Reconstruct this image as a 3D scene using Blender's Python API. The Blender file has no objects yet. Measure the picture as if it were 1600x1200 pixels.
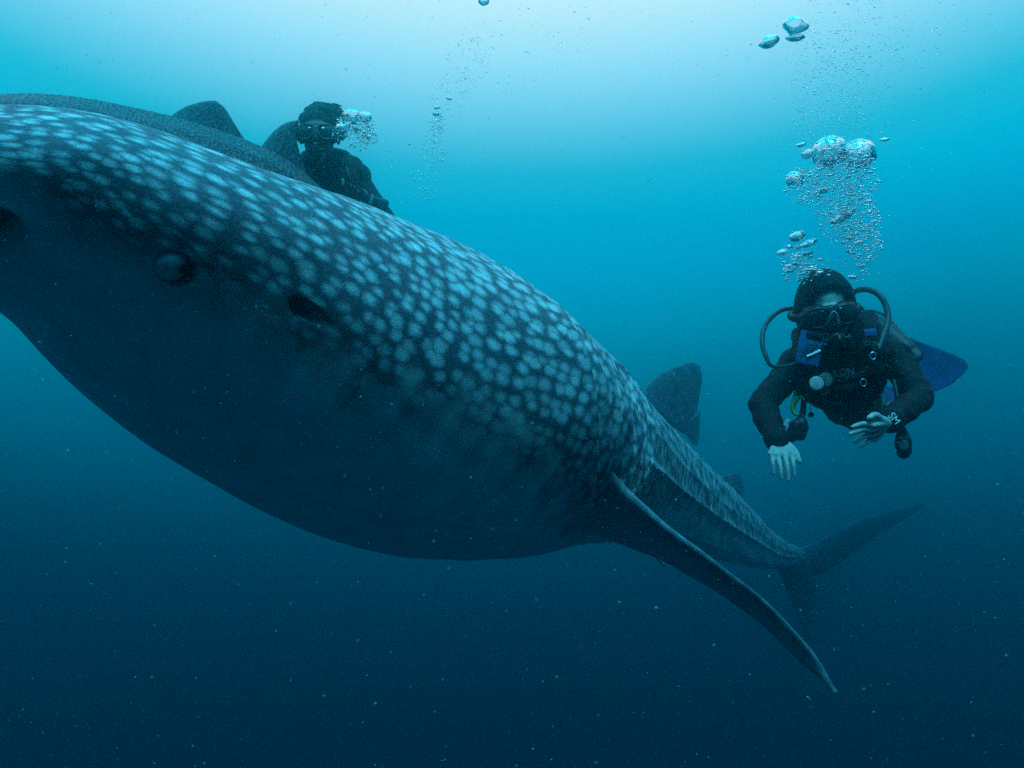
import bpy, bmesh, math, random
import numpy as np
from mathutils import Vector, Matrix, noise as mnoise

random.seed(7)
rng = np.random.default_rng(7)
SC = bpy.context.scene
COL = SC.collection
R = math.radians

# ------------------------------------------------------------------ camera
LENS = 28.0
F = LENS / 36.0 * 1600.0            # focal length in pixels of a 1600 px wide picture
cd = bpy.data.cameras.new('camera')
cam = bpy.data.objects.new('camera', cd)
COL.objects.link(cam)
cam.location = (0, 0, 0)
cam.rotation_euler = (R(90), 0, 0)
cd.lens = LENS
cd.sensor_width = 36.0
cd.clip_start = 0.02
cd.clip_end = 300
cd.dof.use_dof = True
cd.dof.focus_distance = 2.5
cd.dof.aperture_fstop = 5.6
SC.camera = cam

# ------------------------------------------------------------------ water light (world)
def lin(*c):
    out = []
    for x in c:
        x = x / 255.0
        out.append(x / 12.92 if x <= 0.04045 else ((x + 0.055) / 1.055) ** 2.4)
    return (out[0], out[1], out[2], 1.0)

GEL = R(67)                          # brightest water: high and ahead, where the sun stands above the surface
GDIR = (0.01, math.cos(GEL), math.sin(GEL))
W = bpy.data.worlds.new('World')
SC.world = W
W.use_nodes = True
nt = W.node_tree
nt.nodes.clear()
tc = nt.nodes.new('ShaderNodeTexCoord')
nrm = nt.nodes.new('ShaderNodeVectorMath'); nrm.operation = 'NORMALIZE'
dt = nt.nodes.new('ShaderNodeVectorMath'); dt.operation = 'DOT_PRODUCT'
gl = math.sqrt(sum(v * v for v in GDIR))
dt.inputs[1].default_value = tuple(v / gl for v in GDIR)
mr = nt.nodes.new('ShaderNodeMapRange')
mr.inputs['From Min'].default_value = -1; mr.inputs['From Max'].default_value = 1
ramp = nt.nodes.new('ShaderNodeValToRGB')
bgn = nt.nodes.new('ShaderNodeBackground')
wo = nt.nodes.new('ShaderNodeOutputWorld')
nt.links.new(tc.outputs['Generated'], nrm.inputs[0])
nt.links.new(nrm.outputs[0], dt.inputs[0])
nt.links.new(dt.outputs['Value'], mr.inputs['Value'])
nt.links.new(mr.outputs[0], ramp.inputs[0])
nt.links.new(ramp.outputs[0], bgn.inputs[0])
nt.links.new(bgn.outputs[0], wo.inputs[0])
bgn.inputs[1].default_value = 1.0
def xv(v):                           # the ramp position of a direction in the vertical plane ahead
    z = (600 - v) / F
    return ((GDIR[1] + z * GDIR[2]) / math.sqrt(1 + z * z) / gl + 1) / 2
STOPS = [(0.0000, (0.00000, 0.02290, 0.04934)), (0.4930, (0.00000, 0.01696, 0.03655)), (0.5416, (0.00000, 0.02439, 0.05441)), (0.5733, (0.00000, 0.02921, 0.06057)), (0.6056, (0.00000, 0.05273, 0.09175)), (0.6540, (0.00000, 0.13266, 0.20671)), (0.7011, (0.00000, 0.23920, 0.31951)), (0.7311, (0.00000, 0.40460, 0.50452)), (0.7554, (0.00000, 0.48970, 0.70679)), (0.7853, (0.00027, 0.55044, 0.69301)), (0.8067, (0.04016, 0.51146, 0.60520)), (0.8267, (0.28602, 0.61808, 0.73836)), (0.8527, (0.65328, 0.76794, 0.85495)), (0.8740, (0.98544, 0.85158, 0.75942)), (0.8850, (0.98544, 0.85499, 1.00000)), (0.9500, (0.02865, 1.04736, 1.35000))]  # lowest stop, out of view below, raised to light the shark's belly
el = ramp.color_ramp.elements
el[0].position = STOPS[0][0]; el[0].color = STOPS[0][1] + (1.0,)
el[1].position = STOPS[-1][0]; el[1].color = STOPS[-1][1] + (1.0,)
for p, c in STOPS[1:-1]:
    e = el.new(p); e.color = c + (1.0,)

# ------------------------------------------------------------------ sun, softened and tinted by the water above
sd = bpy.data.lights.new('sun', 'SUN')
sun = bpy.data.objects.new('sun', sd)
COL.objects.link(sun)
sd.energy = 4.8
sd.angle = R(22)
sd.color = (0.06, 0.66, 1.0)
sun.rotation_euler = Vector((0.05, -0.50, 1.0)).to_track_quat('Z', 'Y').to_euler()

SC.view_settings.view_transform = 'Standard'
SC.view_settings.look = 'None'
SC.view_settings.exposure = 0.45
SC.view_settings.gamma = 1
SC.view_settings.use_curve_mapping = False
SC.render.engine = 'CYCLES'
SC.cycles.use_denoising = False              # what noise is left stands for the sensor grain
SC.cycles.sample_clamp_direct = 0
SC.cycles.sample_clamp_indirect = 0.9
SC.cycles.volume_bounces = 2
SC.cycles.max_bounces = 10
SC.cycles.transmission_bounces = 8
SC.cycles.caustics_refractive = False
SC.cycles.caustics_reflective = False

# ------------------------------------------------------------------ helpers
def at(u, v, Y):
    """World point seen at pixel (u, v) of the 1600x1200 photograph, Y metres ahead."""
    return np.array([(u - 800) / F * Y, Y, (600 - v) / F * Y])

def wloc(o):
    p = np.zeros(3)
    while o is not None:
        p = p + np.array(o.location); o = o.parent
    return p

def tag(o, label=None, cat=None, group=None, kind=None):
    if label: o['label'] = label
    if cat: o['category'] = cat
    if group: o['group'] = group
    if kind: o['kind'] = kind
    return o

def empty(name, loc, label, cat, group=None):
    o = bpy.data.objects.new(name, None)
    o.empty_display_size = 0.1
    COL.objects.link(o)
    o.location = tuple(float(x) for x in loc)
    return tag(o, label, cat, group)

def link(name, me, mat, parent=None):
    o = bpy.data.objects.new(name, me)
    COL.objects.link(o)
    if mat is not None and len(me.materials) == 0: me.materials.append(mat)
    if parent is not None: o.parent = parent
    return o

def raw_mesh(name, V, Fc, smooth=True):
    V = np.asarray(V, float)
    me = bpy.data.meshes.new(name)
    if isinstance(Fc, np.ndarray):
        A_, B_, C_ = V[Fc[:, 0]], V[Fc[:, 1]], V[Fc[:, 2]]
        if (np.cross(A_, B_) * C_).sum() + ((np.cross(A_, C_) * V[Fc[:, 3]]).sum() if Fc.shape[1] == 4 else 0) < 0: Fc = Fc[:, ::-1]
        n = len(Fc); k = Fc.shape[1]
        me.vertices.add(len(V)); me.vertices.foreach_set('co', V.astype(np.float32).ravel())
        me.loops.add(n * k); me.loops.foreach_set('vertex_index', Fc.astype(np.int32).ravel())
        me.polygons.add(n); me.polygons.foreach_set('loop_start', np.arange(0, n * k, k, dtype=np.int32))
        me.update(calc_edges=True)
    else:
        me.from_pydata([tuple(v) for v in V], [], Fc)
        me.update()
    if smooth: me.polygons.foreach_set('use_smooth', [True] * len(me.polygons))
    return me

def mesh_obj(name, VF, mat, parent=None, smooth=True):
    V, Fc = VF
    V = np.asarray(V, float)
    if parent is not None: V = V - wloc(parent)
    return link(name, raw_mesh(name, V, Fc, smooth), mat, parent)

def join(parts):
    Vs, Fs, n = [], [], 0
    for V, Fc in parts:
        Vs.append(np.asarray(V, float)); Fs += [tuple(int(i) + n for i in f) for f in Fc]; n += len(V)
    return np.concatenate(Vs), Fs

def cr(P, n):
    """Catmull-Rom through the rows of P, n steps per span (or a list of counts)."""
    P = np.array(P, float); out = []
    Q = np.vstack([2 * P[0] - P[1], P, 2 * P[-1] - P[-2]])
    for i in range(len(P) - 1):
        a, b, c, d = Q[i:i + 4]
        k = n if isinstance(n, int) else n[i]
        t = np.linspace(0, 1, k, endpoint=False)[:, None]
        out.append(.5 * ((2 * b) + (c - a) * t + (2 * a - 5 * b + 4 * c - d) * t * t + (3 * b - a - 3 * c + d) * t ** 3))
    return np.vstack(out + [P[-1:]])

def tube(pts, rad, seg=12, sub=6, flat=None):
    """Round-ended tapered tube along points; flat=(direction, ratio) squashes the section."""
    pts = np.array(pts, float)
    rad = np.full(len(pts), rad, float) if np.isscalar(rad) else np.array(rad, float)
    Q = np.c_[pts, rad]
    if len(pts) > 2: Q = cr(Q, sub)
    else: Q = np.array([Q[0] + (Q[1] - Q[0]) * t for t in np.linspace(0, 1, sub + 1)])
    C, r = Q[:, :3], np.maximum(Q[:, 3], 1e-4)
    t0 = C[0] - C[1]; t0 /= np.linalg.norm(t0); t1 = C[-1] - C[-2]; t1 /= np.linalg.norm(t1)
    a = np.array([.95, .7, .35])
    caps = [(C[0] + t0 * r[0] * x, r[0] * math.sqrt(1 - x * x)) for x in a]
    cape = [(C[-1] + t1 * r[-1] * x, r[-1] * math.sqrt(1 - x * x)) for x in a[::-1]]
    Ca = np.array([c for c, _ in caps] + list(C) + [c for c, _ in cape])
    ra = np.array([q for _, q in caps] + list(r) + [q for _, q in cape])
    T = np.gradient(Ca, axis=0); T /= np.linalg.norm(T, axis=1)[:, None] + 1e-12
    ref = np.array([0, 0, 1.0]) if abs(T[0][2]) < .9 else np.array([1.0, 0, 0])
    th = np.linspace(0, 2 * np.pi, seg, endpoint=False)
    V = []
    n0 = np.cross(T[0], ref); n0 /= np.linalg.norm(n0)
    for i in range(len(Ca)):
        n0 = n0 - T[i] * n0.dot(T[i]); n0 /= np.linalg.norm(n0)
        b0 = np.cross(T[i], n0)
        off = (np.outer(np.cos(th), n0) + np.outer(np.sin(th), b0)) * ra[i]
        if flat is not None:
            d = np.array(flat[0], float); d = d / np.linalg.norm(d)
            off = off - np.outer(off @ d, d) * (1 - flat[1])
        V.append(Ca[i] + off)
    V = np.concatenate(V); Fc = []
    m = len(Ca)
    for i in range(m - 1):
        for j in range(seg):
            k = (j + 1) % seg
            Fc.append((i * seg + j, i * seg + k, (i + 1) * seg + k, (i + 1) * seg + j))
    Fc.append(tuple(range(seg))[::-1]); Fc.append(tuple((m - 1) * seg + j for j in range(seg)))
    return V, Fc

def frame(f, u):
    """Axes right(x), forward(y), up(z) of a part that faces f with its top towards u; columns of the matrix."""
    f = np.array(f, float); f /= np.linalg.norm(f)
    u = np.array(u, float); u = u - f * u.dot(f); u /= np.linalg.norm(u)
    r = np.cross(f, u)
    return np.stack([r, f, u], 1)

def ball(c, rad, M=None, nu=20, nv=12):
    """Ellipsoid; M columns are its axes."""
    V, Fc = [], []
    for i in range(1, nv):
        p = math.pi * i / nv
        for j in range(nu):
            q = 2 * math.pi * j / nu
            V.append((math.sin(p) * math.cos(q), math.sin(p) * math.sin(q), math.cos(p)))
    n = len(V); V += [(0, 0, 1), (0, 0, -1)]
    for i in range(nv - 2):
        for j in range(nu):
            k = (j + 1) % nu
            Fc.append((i * nu + j, (i + 1) * nu + j, (i + 1) * nu + k, i * nu + k))
    for j in range(nu):
        k = (j + 1) % nu
        Fc.append((n, j, k)); Fc.append((n + 1, (nv - 2) * nu + k, (nv - 2) * nu + j))
    V = np.array(V) * np.array(rad)
    if M is not None: V = V @ np.array(M).T
    return V + np.array(c), Fc

def rbox(c, size, M=None, bev=0.2, seg=2):
    bm = bmesh.new()
    bmesh.ops.create_cube(bm, size=1.0)
    for v in bm.verts: v.co = Vector((v.co.x * size[0], v.co.y * size[1], v.co.z * size[2]))
    bmesh.ops.bevel(bm, geom=list(bm.edges), offset=bev * min(size), segments=seg, profile=.5, affect='EDGES')
    V = np.array([tuple(v.co) for v in bm.verts])
    for i, v in enumerate(bm.verts): v.index = i
    Fc = [tuple(v.index for v in f.verts) for f in bm.faces]
    bm.free()
    if M is not None: V = V @ np.array(M).T
    return V + np.array(c), Fc

def disc(c, nrm, r, h, seg=28, bev=.25):
    """Short bevelled cylinder whose axis is nrm."""
    n = np.array(nrm, float); n /= np.linalg.norm(n)
    a = np.cross(n, [0, 0, 1.0] if abs(n[2]) < .9 else [1.0, 0, 0]); a /= np.linalg.norm(a); b = np.cross(n, a)
    th = np.linspace(0, 2 * np.pi, seg, endpoint=False)
    ring = np.outer(np.cos(th), a) + np.outer(np.sin(th), b)
    V, Fc = [], []
    prof = [(-.5, 1 - bev), (-.5 + bev * .8, 1), (.5 - bev * .8, 1), (.5, 1 - bev)]
    for z, k in prof: V.append(np.array(c) + n * z * h + ring * r * k)
    V = np.concatenate(V)
    for i in range(3):
        for j in range(seg):
            k = (j + 1) % seg
            Fc.append((i * seg + j, i * seg + k, (i + 1) * seg + k, (i + 1) * seg + j))
    Fc.append(tuple(range(seg))[::-1]); Fc.append(tuple(3 * seg + j for j in range(seg)))
    return V, Fc

def union(name, parts, voxel, smooth=4, mat=None, parent=None, wrinkle=None):
    """One continuous skin over overlapping closed shapes."""
    V, Fc = join(parts)
    me0 = raw_mesh(name + '_src', V, Fc)
    o = bpy.data.objects.new(name + '_src', me0); COL.objects.link(o)
    m = o.modifiers.new('r', 'REMESH'); m.mode = 'VOXEL'; m.voxel_size = voxel; m.use_smooth_shade = True
    if smooth:
        s = o.modifiers.new('s', 'SMOOTH'); s.factor = .5; s.iterations = smooth
    dg = bpy.context.evaluated_depsgraph_get(); dg.update()
    ev = o.evaluated_get(dg)
    me = bpy.data.meshes.new_from_object(ev)
    bpy.data.objects.remove(o); bpy.data.meshes.remove(me0)
    me.name = name
    n = len(me.vertices); co = np.empty(n * 3, np.float32); me.vertices.foreach_get('co', co); co = co.reshape(-1, 3)
    if wrinkle:
        no = np.empty(n * 3, np.float32); me.vertices.foreach_get('normal', no); no = no.reshape(-1, 3)
        amp, fr = wrinkle
        d = np.array([mnoise.noise(Vector(p * fr)) for p in co.astype(float)])
        co = co + no * (d * amp)[:, None]
    if parent is not None: co = co - wloc(parent).astype(np.float32)
    me.vertices.foreach_set('co', co.astype(np.float32).ravel()); me.update()
    me.polygons.foreach_set('use_smooth', [True] * len(me.polygons))
    me.materials.clear()
    return link(name, me, mat, parent)

# ------------------------------------------------------------------ materials
class NT:
    def __init__(self, name):
        self.m = bpy.data.materials.new(name); self.m.use_nodes = True
        self.t = self.m.node_tree; self.t.nodes.clear()
        self.out = self.n('ShaderNodeOutputMaterial')
    def n(self, typ, **kw):
        x = self.t.nodes.new(typ)
        for k, v in kw.items(): setattr(x, k, v)
        return x
    def l(self, a, b): self.t.links.new(a, b)
    def val(self, node, **kw):
        for k, v in kw.items(): node.inputs[k.replace('_', ' ')].default_value = v
        return node
    def math(self, op, a, b=None, c=None, clamp=False):
        x = self.n('ShaderNodeMath', operation=op); x.use_clamp = clamp
        for i, v in enumerate((a, b, c)):
            if v is None: continue
            if hasattr(v, 'links'): self.l(v, x.inputs[i])
            else: x.inputs[i].default_value = v
        return x.outputs[0]
    def mix(self, f, a, b):
        x = self.n('ShaderNodeMix', data_type='RGBA')
        for k, v in ((0, f), (6, a), (7, b)):
            if hasattr(v, 'links'): self.l(v, x.inputs[k])
            else: x.inputs[k].default_value = v
        return x.outputs[2]
    def step(self, v, lo, hi):
        x = self.n('ShaderNodeMapRange', interpolation_type='SMOOTHSTEP')
        if hasattr(v, 'links'): self.l(v, x.inputs[0])
        x.inputs[1].default_value = lo; x.inputs[2].default_value = hi
        return x.outputs[0]
    def noise(self, vec, scale, detail=3, rough=.55):
        x = self.n('ShaderNodeTexNoise'); x.inputs['Scale'].default_value = scale
        x.inputs['Detail'].default_value = detail; x.inputs['Roughness'].default_value = rough
        if vec is not None: self.l(vec, x.inputs['Vector'])
        return x.outputs[0]

def plain(name, col, rough=.6, spec=.25, var=.35, vscale=40, bump=.0, bscale=300, metal=0.0):
    t = NT(name)
    b = t.n('ShaderNodeBsdfPrincipled')
    g = t.n('ShaderNodeTexCoord').outputs['Object']
    nz = t.noise(g, vscale, 4)
    f = t.step(nz, .3, .7)
    lo = tuple(c * (1 - var) for c in col) + (1,); hi = tuple(min(1, c * (1 + var)) for c in col) + (1,)
    t.l(t.mix(f, lo, hi), b.inputs['Base Color'])
    t.val(b, Roughness=rough, Metallic=metal); b.inputs['Specular IOR Level'].default_value = spec
    if bump:
        bp = t.n('ShaderNodeBump'); bp.inputs['Strength'].default_value = bump; bp.inputs['Distance'].default_value = .004
        t.l(t.noise(g, bscale, 4), bp.inputs['Height']); t.l(bp.outputs[0], b.inputs['Normal'])
    t.l(b.outputs[0], t.out.inputs[0])
    return t.m

def glass(name, ior, rough=0.0, col=(1, 1, 1)):
    t = NT(name)
    g = t.n('ShaderNodeBsdfGlass'); g.inputs['IOR'].default_value = ior; g.inputs['Roughness'].default_value = rough
    g.inputs['Color'].default_value = col + (1,)
    nz = t.noise(t.n('ShaderNodeTexCoord').outputs['Object'], 60, 2)
    bp = t.n('ShaderNodeBump'); bp.inputs['Strength'].default_value = .08; bp.inputs['Distance'].default_value = .003
    t.l(nz, bp.inputs['Height']); t.l(bp.outputs[0], g.inputs['Normal'])
    t.l(g.outputs[0], t.out.inputs[0])
    return t.m

def shark_skin(name, k=1.0):
    """Grey-blue skin with pale spots; the attribute pat lays the spots out along the body."""
    t = NT(name)
    b = t.n('ShaderNodeBsdfPrincipled')
    at_ = t.n('ShaderNodeAttribute', attribute_name='pat').outputs['Vector']
    bel = t.n('ShaderNodeAttribute', attribute_name='belly').outputs['Fac']
    obj = t.n('ShaderNodeTexCoord').outputs['Object']
    # wobble the layout
    nv = t.n('ShaderNodeTexNoise'); nv.inputs['Scale'].default_value = 2.2; nv.inputs['Detail'].default_value = 2
    t.l(at_, nv.inputs['Vector'])
    sub = t.n('ShaderNodeVectorMath', operation='SUBTRACT'); t.l(nv.outputs['Color'], sub.inputs[0]); sub.inputs[1].default_value = (.5, .5, .5)
    sca = t.n('ShaderNodeVectorMath', operation='SCALE'); t.l(sub.outputs[0], sca.inputs[0]); sca.inputs['Scale'].default_value = .42
    add = t.n('ShaderNodeVectorMath', operation='ADD'); t.l(at_, add.inputs[0]); t.l(sca.outputs[0], add.inputs[1])
    vo = t.n('ShaderNodeTexVoronoi', feature='F1', voronoi_dimensions='2D'); vo.inputs['Scale'].default_value = 1.0; vo.inputs['Randomness'].default_value = .74
    t.l(add.outputs[0], vo.inputs['Vector'])
    cellr = t.n('ShaderNodeSeparateColor'); t.l(vo.outputs['Color'], cellr.inputs[0])
    fine = t.noise(obj, 230, 5, .72)
    d = t.math('ADD', vo.outputs['Distance'], t.math('MULTIPLY', t.math('SUBTRACT', fine, .5), .32))
    d = t.math('ADD', d, t.math('MULTIPLY', t.math('SUBTRACT', cellr.outputs[0], .5), .20))
    fill = t.n('ShaderNodeAttribute', attribute_name='fill').outputs['Fac']
    d = t.math('SUBTRACT', d, t.math('MULTIPLY', fill, .10))
    spot = t.math('SUBTRACT', 1.0, t.step(d, .0, .55))
    spot = t.math('MULTIPLY', spot, t.math('ADD', .55, t.math('MULTIPLY', cellr.outputs[1], .45)))
    # small secondary freckles in the gaps
    vo2 = t.n('ShaderNodeTexVoronoi', feature='F1', voronoi_dimensions='2D'); vo2.inputs['Scale'].default_value = 3.3
    t.l(add.outputs[0], vo2.inputs['Vector'])
    fr = t.math('MULTIPLY', t.math('SUBTRACT', 1.0, t.step(vo2.outputs['Distance'], .12, .34)), .10)
    spot = t.math('MAXIMUM', spot, fr)
    up = t.n('ShaderNodeAttribute', attribute_name='spots').outputs['Fac']
    spot = t.math('MULTIPLY', spot, up)
    mott = t.noise(obj, 9, 5, .6)
    spk = t.noise(obj, 260, 4, .75)
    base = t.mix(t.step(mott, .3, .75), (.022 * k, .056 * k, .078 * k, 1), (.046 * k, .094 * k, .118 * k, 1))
    belc = t.mix(t.step(mott, .25, .75), (.46, .62, .62, 1), (.74, .90, .90, 1))
    col = t.mix(bel, base, belc)
    spc = t.mix(t.step(spk, .35, .65), (.26, .44, .46, 1), (.56, .80, .82, 1))
    col = t.mix(spot, col, spc)
    t.l(col, b.inputs['Base Color'])
    b.inputs['Roughness'].default_value = .55; b.inputs['Specular IOR Level'].default_value = .22
    bp = t.n('ShaderNodeBump'); bp.inputs['Strength'].default_value = .5; bp.inputs['Distance'].default_value = .004
    t.l(t.math('ADD', t.math('MULTIPLY', spk, .5), t.math('MULTIPLY', fine, .8)), bp.inputs['Height'])
    t.l(bp.outputs[0], b.inputs['Normal'])
    t.l(b.outputs[0], t.out.inputs[0])
    return t.m

SKIN = shark_skin('spotted_shark_skin')
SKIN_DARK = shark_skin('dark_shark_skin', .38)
SKIN_MID = shark_skin('grey_shark_skin', 1.0)
NEO = plain('black_neoprene', (.003, .006, .008), .75, .15, .4, 25, .35, 500)
NYLON = plain('black_nylon', (.004, .007, .009), .7, .15, .45, 60, .4, 700)
RUBBER = plain('black_rubber', (.007, .011, .013), .5, .3, .3, 30)
HOSE = plain('hose_rubber', (.025, .045, .05), .5, .3, .3, 60)
FLESH = plain('skin', (.34, .36, .33), .6, .25, .18, 30, .15, 250)
FLESH_DARK = plain('tanned_skin', (.10, .09, .08), .6, .25, .2, 30)
FRAMEPALE = plain('pale_mask_frame', (.17, .21, .18), .4, .35, .2, 60)
HAIR = plain('dark_hair', (.016, .015, .014), .7, .2, .4, 120, .5, 900)
BLUE = plain('blue_fabric', (.006, .075, .19), .7, .2, .25, 40, .3, 700)
BLUEFIN = plain('blue_fin_plastic', (.002, .024, .080), .7, .1, .25, 12)
STEEL = plain('steel', (.55, .57, .58), .3, .5, .2, 60, metal=.8)
PALE = plain('pale_plastic', (.26, .32, .32), .5, .3, .25, 60)
WHITE = plain('white_print', (.82, .84, .84), .6, .2, .08, 80)
GREYPRINT = plain('grey_print', (.075, .095, .10), .6, .2, .3, 80)
YELLOW = plain('yellow_green_plastic', (.13, .26, .06), .5, .3, .2, 60)
DARKGLASS = plain('dark_mask_glass', (.010, .014, .018), .12, .5, .3, 20)
RIM = plain('dull_rim', (.07, .085, .09), .45, .3, .3, 60)
FRAMEGREY = plain('grey_mask_frame', (.20, .24, .25), .4, .35, .2, 60)
EYEWHITE = plain('pale_eye', (.34, .44, .47), .85, .1, .3, 60)
EYEDARK = plain('dark_pupil', (.006, .007, .009), .8, .05, .3, 60)
def foam(nm='fine_bubbles', mx=.45):
    t = NT(nm)
    g = t.n('ShaderNodeBsdfGlass'); g.inputs['IOR'].default_value = .75; g.inputs['Roughness'].default_value = 0.0
    d = t.n('ShaderNodeBsdfGlossy'); d.inputs['Color'].default_value = (.95, .95, .95, 1); d.inputs['Roughness'].default_value = .28
    m = t.n('ShaderNodeMixShader'); m.inputs[0].default_value = mx
    t.l(g.outputs[0], m.inputs[1]); t.l(d.outputs[0], m.inputs[2]); t.l(m.outputs[0], t.out.inputs[0])
    return t.m
FOAM = foam()
DOME = foam('lumpy_bubble', .18)
BUBBLE = foam('air_in_water', .15)
SPECK = plain('drifting_specks', (.36, .48, .46), .9, .05, .3, 200)

# ------------------------------------------------------------------ the water itself: a closed box of faintly scattering haze
def haze_box():
    t = NT('sea_water_haze')
    v = t.n('ShaderNodeVolumePrincipled')
    v.inputs['Color'].default_value = (.02, .74, .88, 1)
    v.inputs['Density'].default_value = 0.10
    v.inputs['Anisotropy'].default_value = 0.97
    t.l(v.outputs[0], t.out.inputs['Volume'])
    bm = bmesh.new(); bmesh.ops.create_cube(bm, size=1.0)
    lo, hi = Vector((-9, -2, -6)), Vector((12, 22, 4.5))
    for q in bm.verts: q.co = Vector([lo[i] + (q.co[i] + .5) * (hi[i] - lo[i]) for i in range(3)])
    me = bpy.data.meshes.new('haze'); bm.to_mesh(me); bm.free()
    tag(link('haze', me, t.m), kind='stuff')
haze_box()

# ------------------------------------------------------------------ sharks
def smoothstep(x, a, b):
    t = np.clip((x - a) / (b - a), 0, 1); return t * t * (3 - 2 * t)

def shark_shape(ST, near_step, far_step, split, ease=.5):
    """Rings along the spine: returns spine, frames, half sizes and the arc length of each ring."""
    ST = np.array(ST, float)
    pts = np.array([np.r_[at(*r[:3]), r[3:6]] for r in ST])
    seglen = np.linalg.norm(np.diff(pts[:, :3], axis=0), axis=1)
    s_at = np.r_[0, np.cumsum(seglen)]
    n = [max(3, int(seglen[i] / (near_step if s_at[i] < split else far_step))) for i in range(len(seglen))]
    A = cr(pts, n)
    A[:, 3:] = np.maximum(A[:, 3:], .012)
    C = A[:, :3]
    L0 = np.r_[0, np.cumsum(np.linalg.norm(np.diff(C, axis=0), axis=1))]
    g = np.linspace(0, L0[-1], 1200)                       # ease the spine so that no ring makes a crease
    Ag = np.stack([np.interp(g, L0, A[:, q]) for q in range(6)], 1)
    w = int(.5 * ease / (g[1] - g[0])) * 2 + 1
    ker = np.hanning(w + 2)[1:-1]; ker /= ker.sum()
    ext = np.vstack([2 * Ag[0] - Ag[w // 2:0:-1], Ag, 2 * Ag[-1] - Ag[-2:-w // 2 - 1:-1]])
    Ag = np.stack([np.convolve(ext[:, q], ker, 'valid') for q in range(6)], 1)
    A = np.stack([np.interp(L0, g, Ag[:, q]) for q in range(6)], 1)
    A[:, 3:] = np.maximum(A[:, 3:], .012)
    C = A[:, :3]
    T = np.gradient(C, axis=0); T /= np.linalg.norm(T, axis=1)[:, None]
    S = np.cross(T, [0, 0, 1.0]); S /= np.linalg.norm(S, axis=1)[:, None]
    U = np.cross(S, T)
    L = np.r_[0, np.cumsum(np.linalg.norm(np.diff(C, axis=0), axis=1))]
    return A, C, T, S, U, L

def thetas(n_near, n_far):
    a = np.linspace(R(-110), R(120), n_near, endpoint=False)
    b = np.linspace(R(120), R(250), n_far, endpoint=False)
    return np.r_[a, b]

def put_attr(me, pat, bel, spots=None, fill=None):
    if fill is not None:
        e = me.attributes.new('fill', 'FLOAT', 'POINT'); e.data.foreach_set('value', fill.astype(np.float32).ravel())
    spots = 1 - bel if spots is None else spots
    c = me.attributes.new('spots', 'FLOAT', 'POINT'); c.data.foreach_set('value', spots.astype(np.float32).ravel())
    a = me.attributes.new('pat', 'FLOAT_VECTOR', 'POINT'); a.data.foreach_set('vector', pat.astype(np.float32).ravel())
    b = me.attributes.new('belly', 'FLOAT', 'POINT'); b.data.foreach_set('value', bel.astype(np.float32).ravel())

def interp(x, xs, ys): return np.interp(x, xs, ys)

def gauss(x, w): return np.exp(-(x / w) ** 2)

ST1 = [(-330.0, 262.0, 1.7, 0.05, 0.05, 0.16), (-244.625, 279.452, 1.74, 0.111, 0.105, 0.42), (-118.565, 321.988, 1.84, 0.17, 0.166, 0.6), (60.953, 339.057, 2.0, 0.223, 0.24, 0.66), (208.51, 409.405, 2.14, 0.291, 0.335, 0.68), (406.449, 511.365, 2.4, 0.426, 0.472, 0.67), (622.23, 601.019, 2.8, 0.505, 0.576, 0.64), (768.621, 666.832, 3.4, 0.543, 0.549, 0.6), (869.81, 700.466, 4.25, 0.531, 0.511, 0.54), (955.767, 731.514, 5.3, 0.491, 0.483, 0.46), (1040.612, 768.572, 6.4, 0.416, 0.434, 0.35), (1136.012, 819.949, 7.9, 0.321, 0.358, 0.24), (1198.115, 855.803, 10.6, 0.224, 0.275, 0.19), (1246.367, 865.912, 13.4, 0.095, 0.155, 0.12)]

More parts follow.
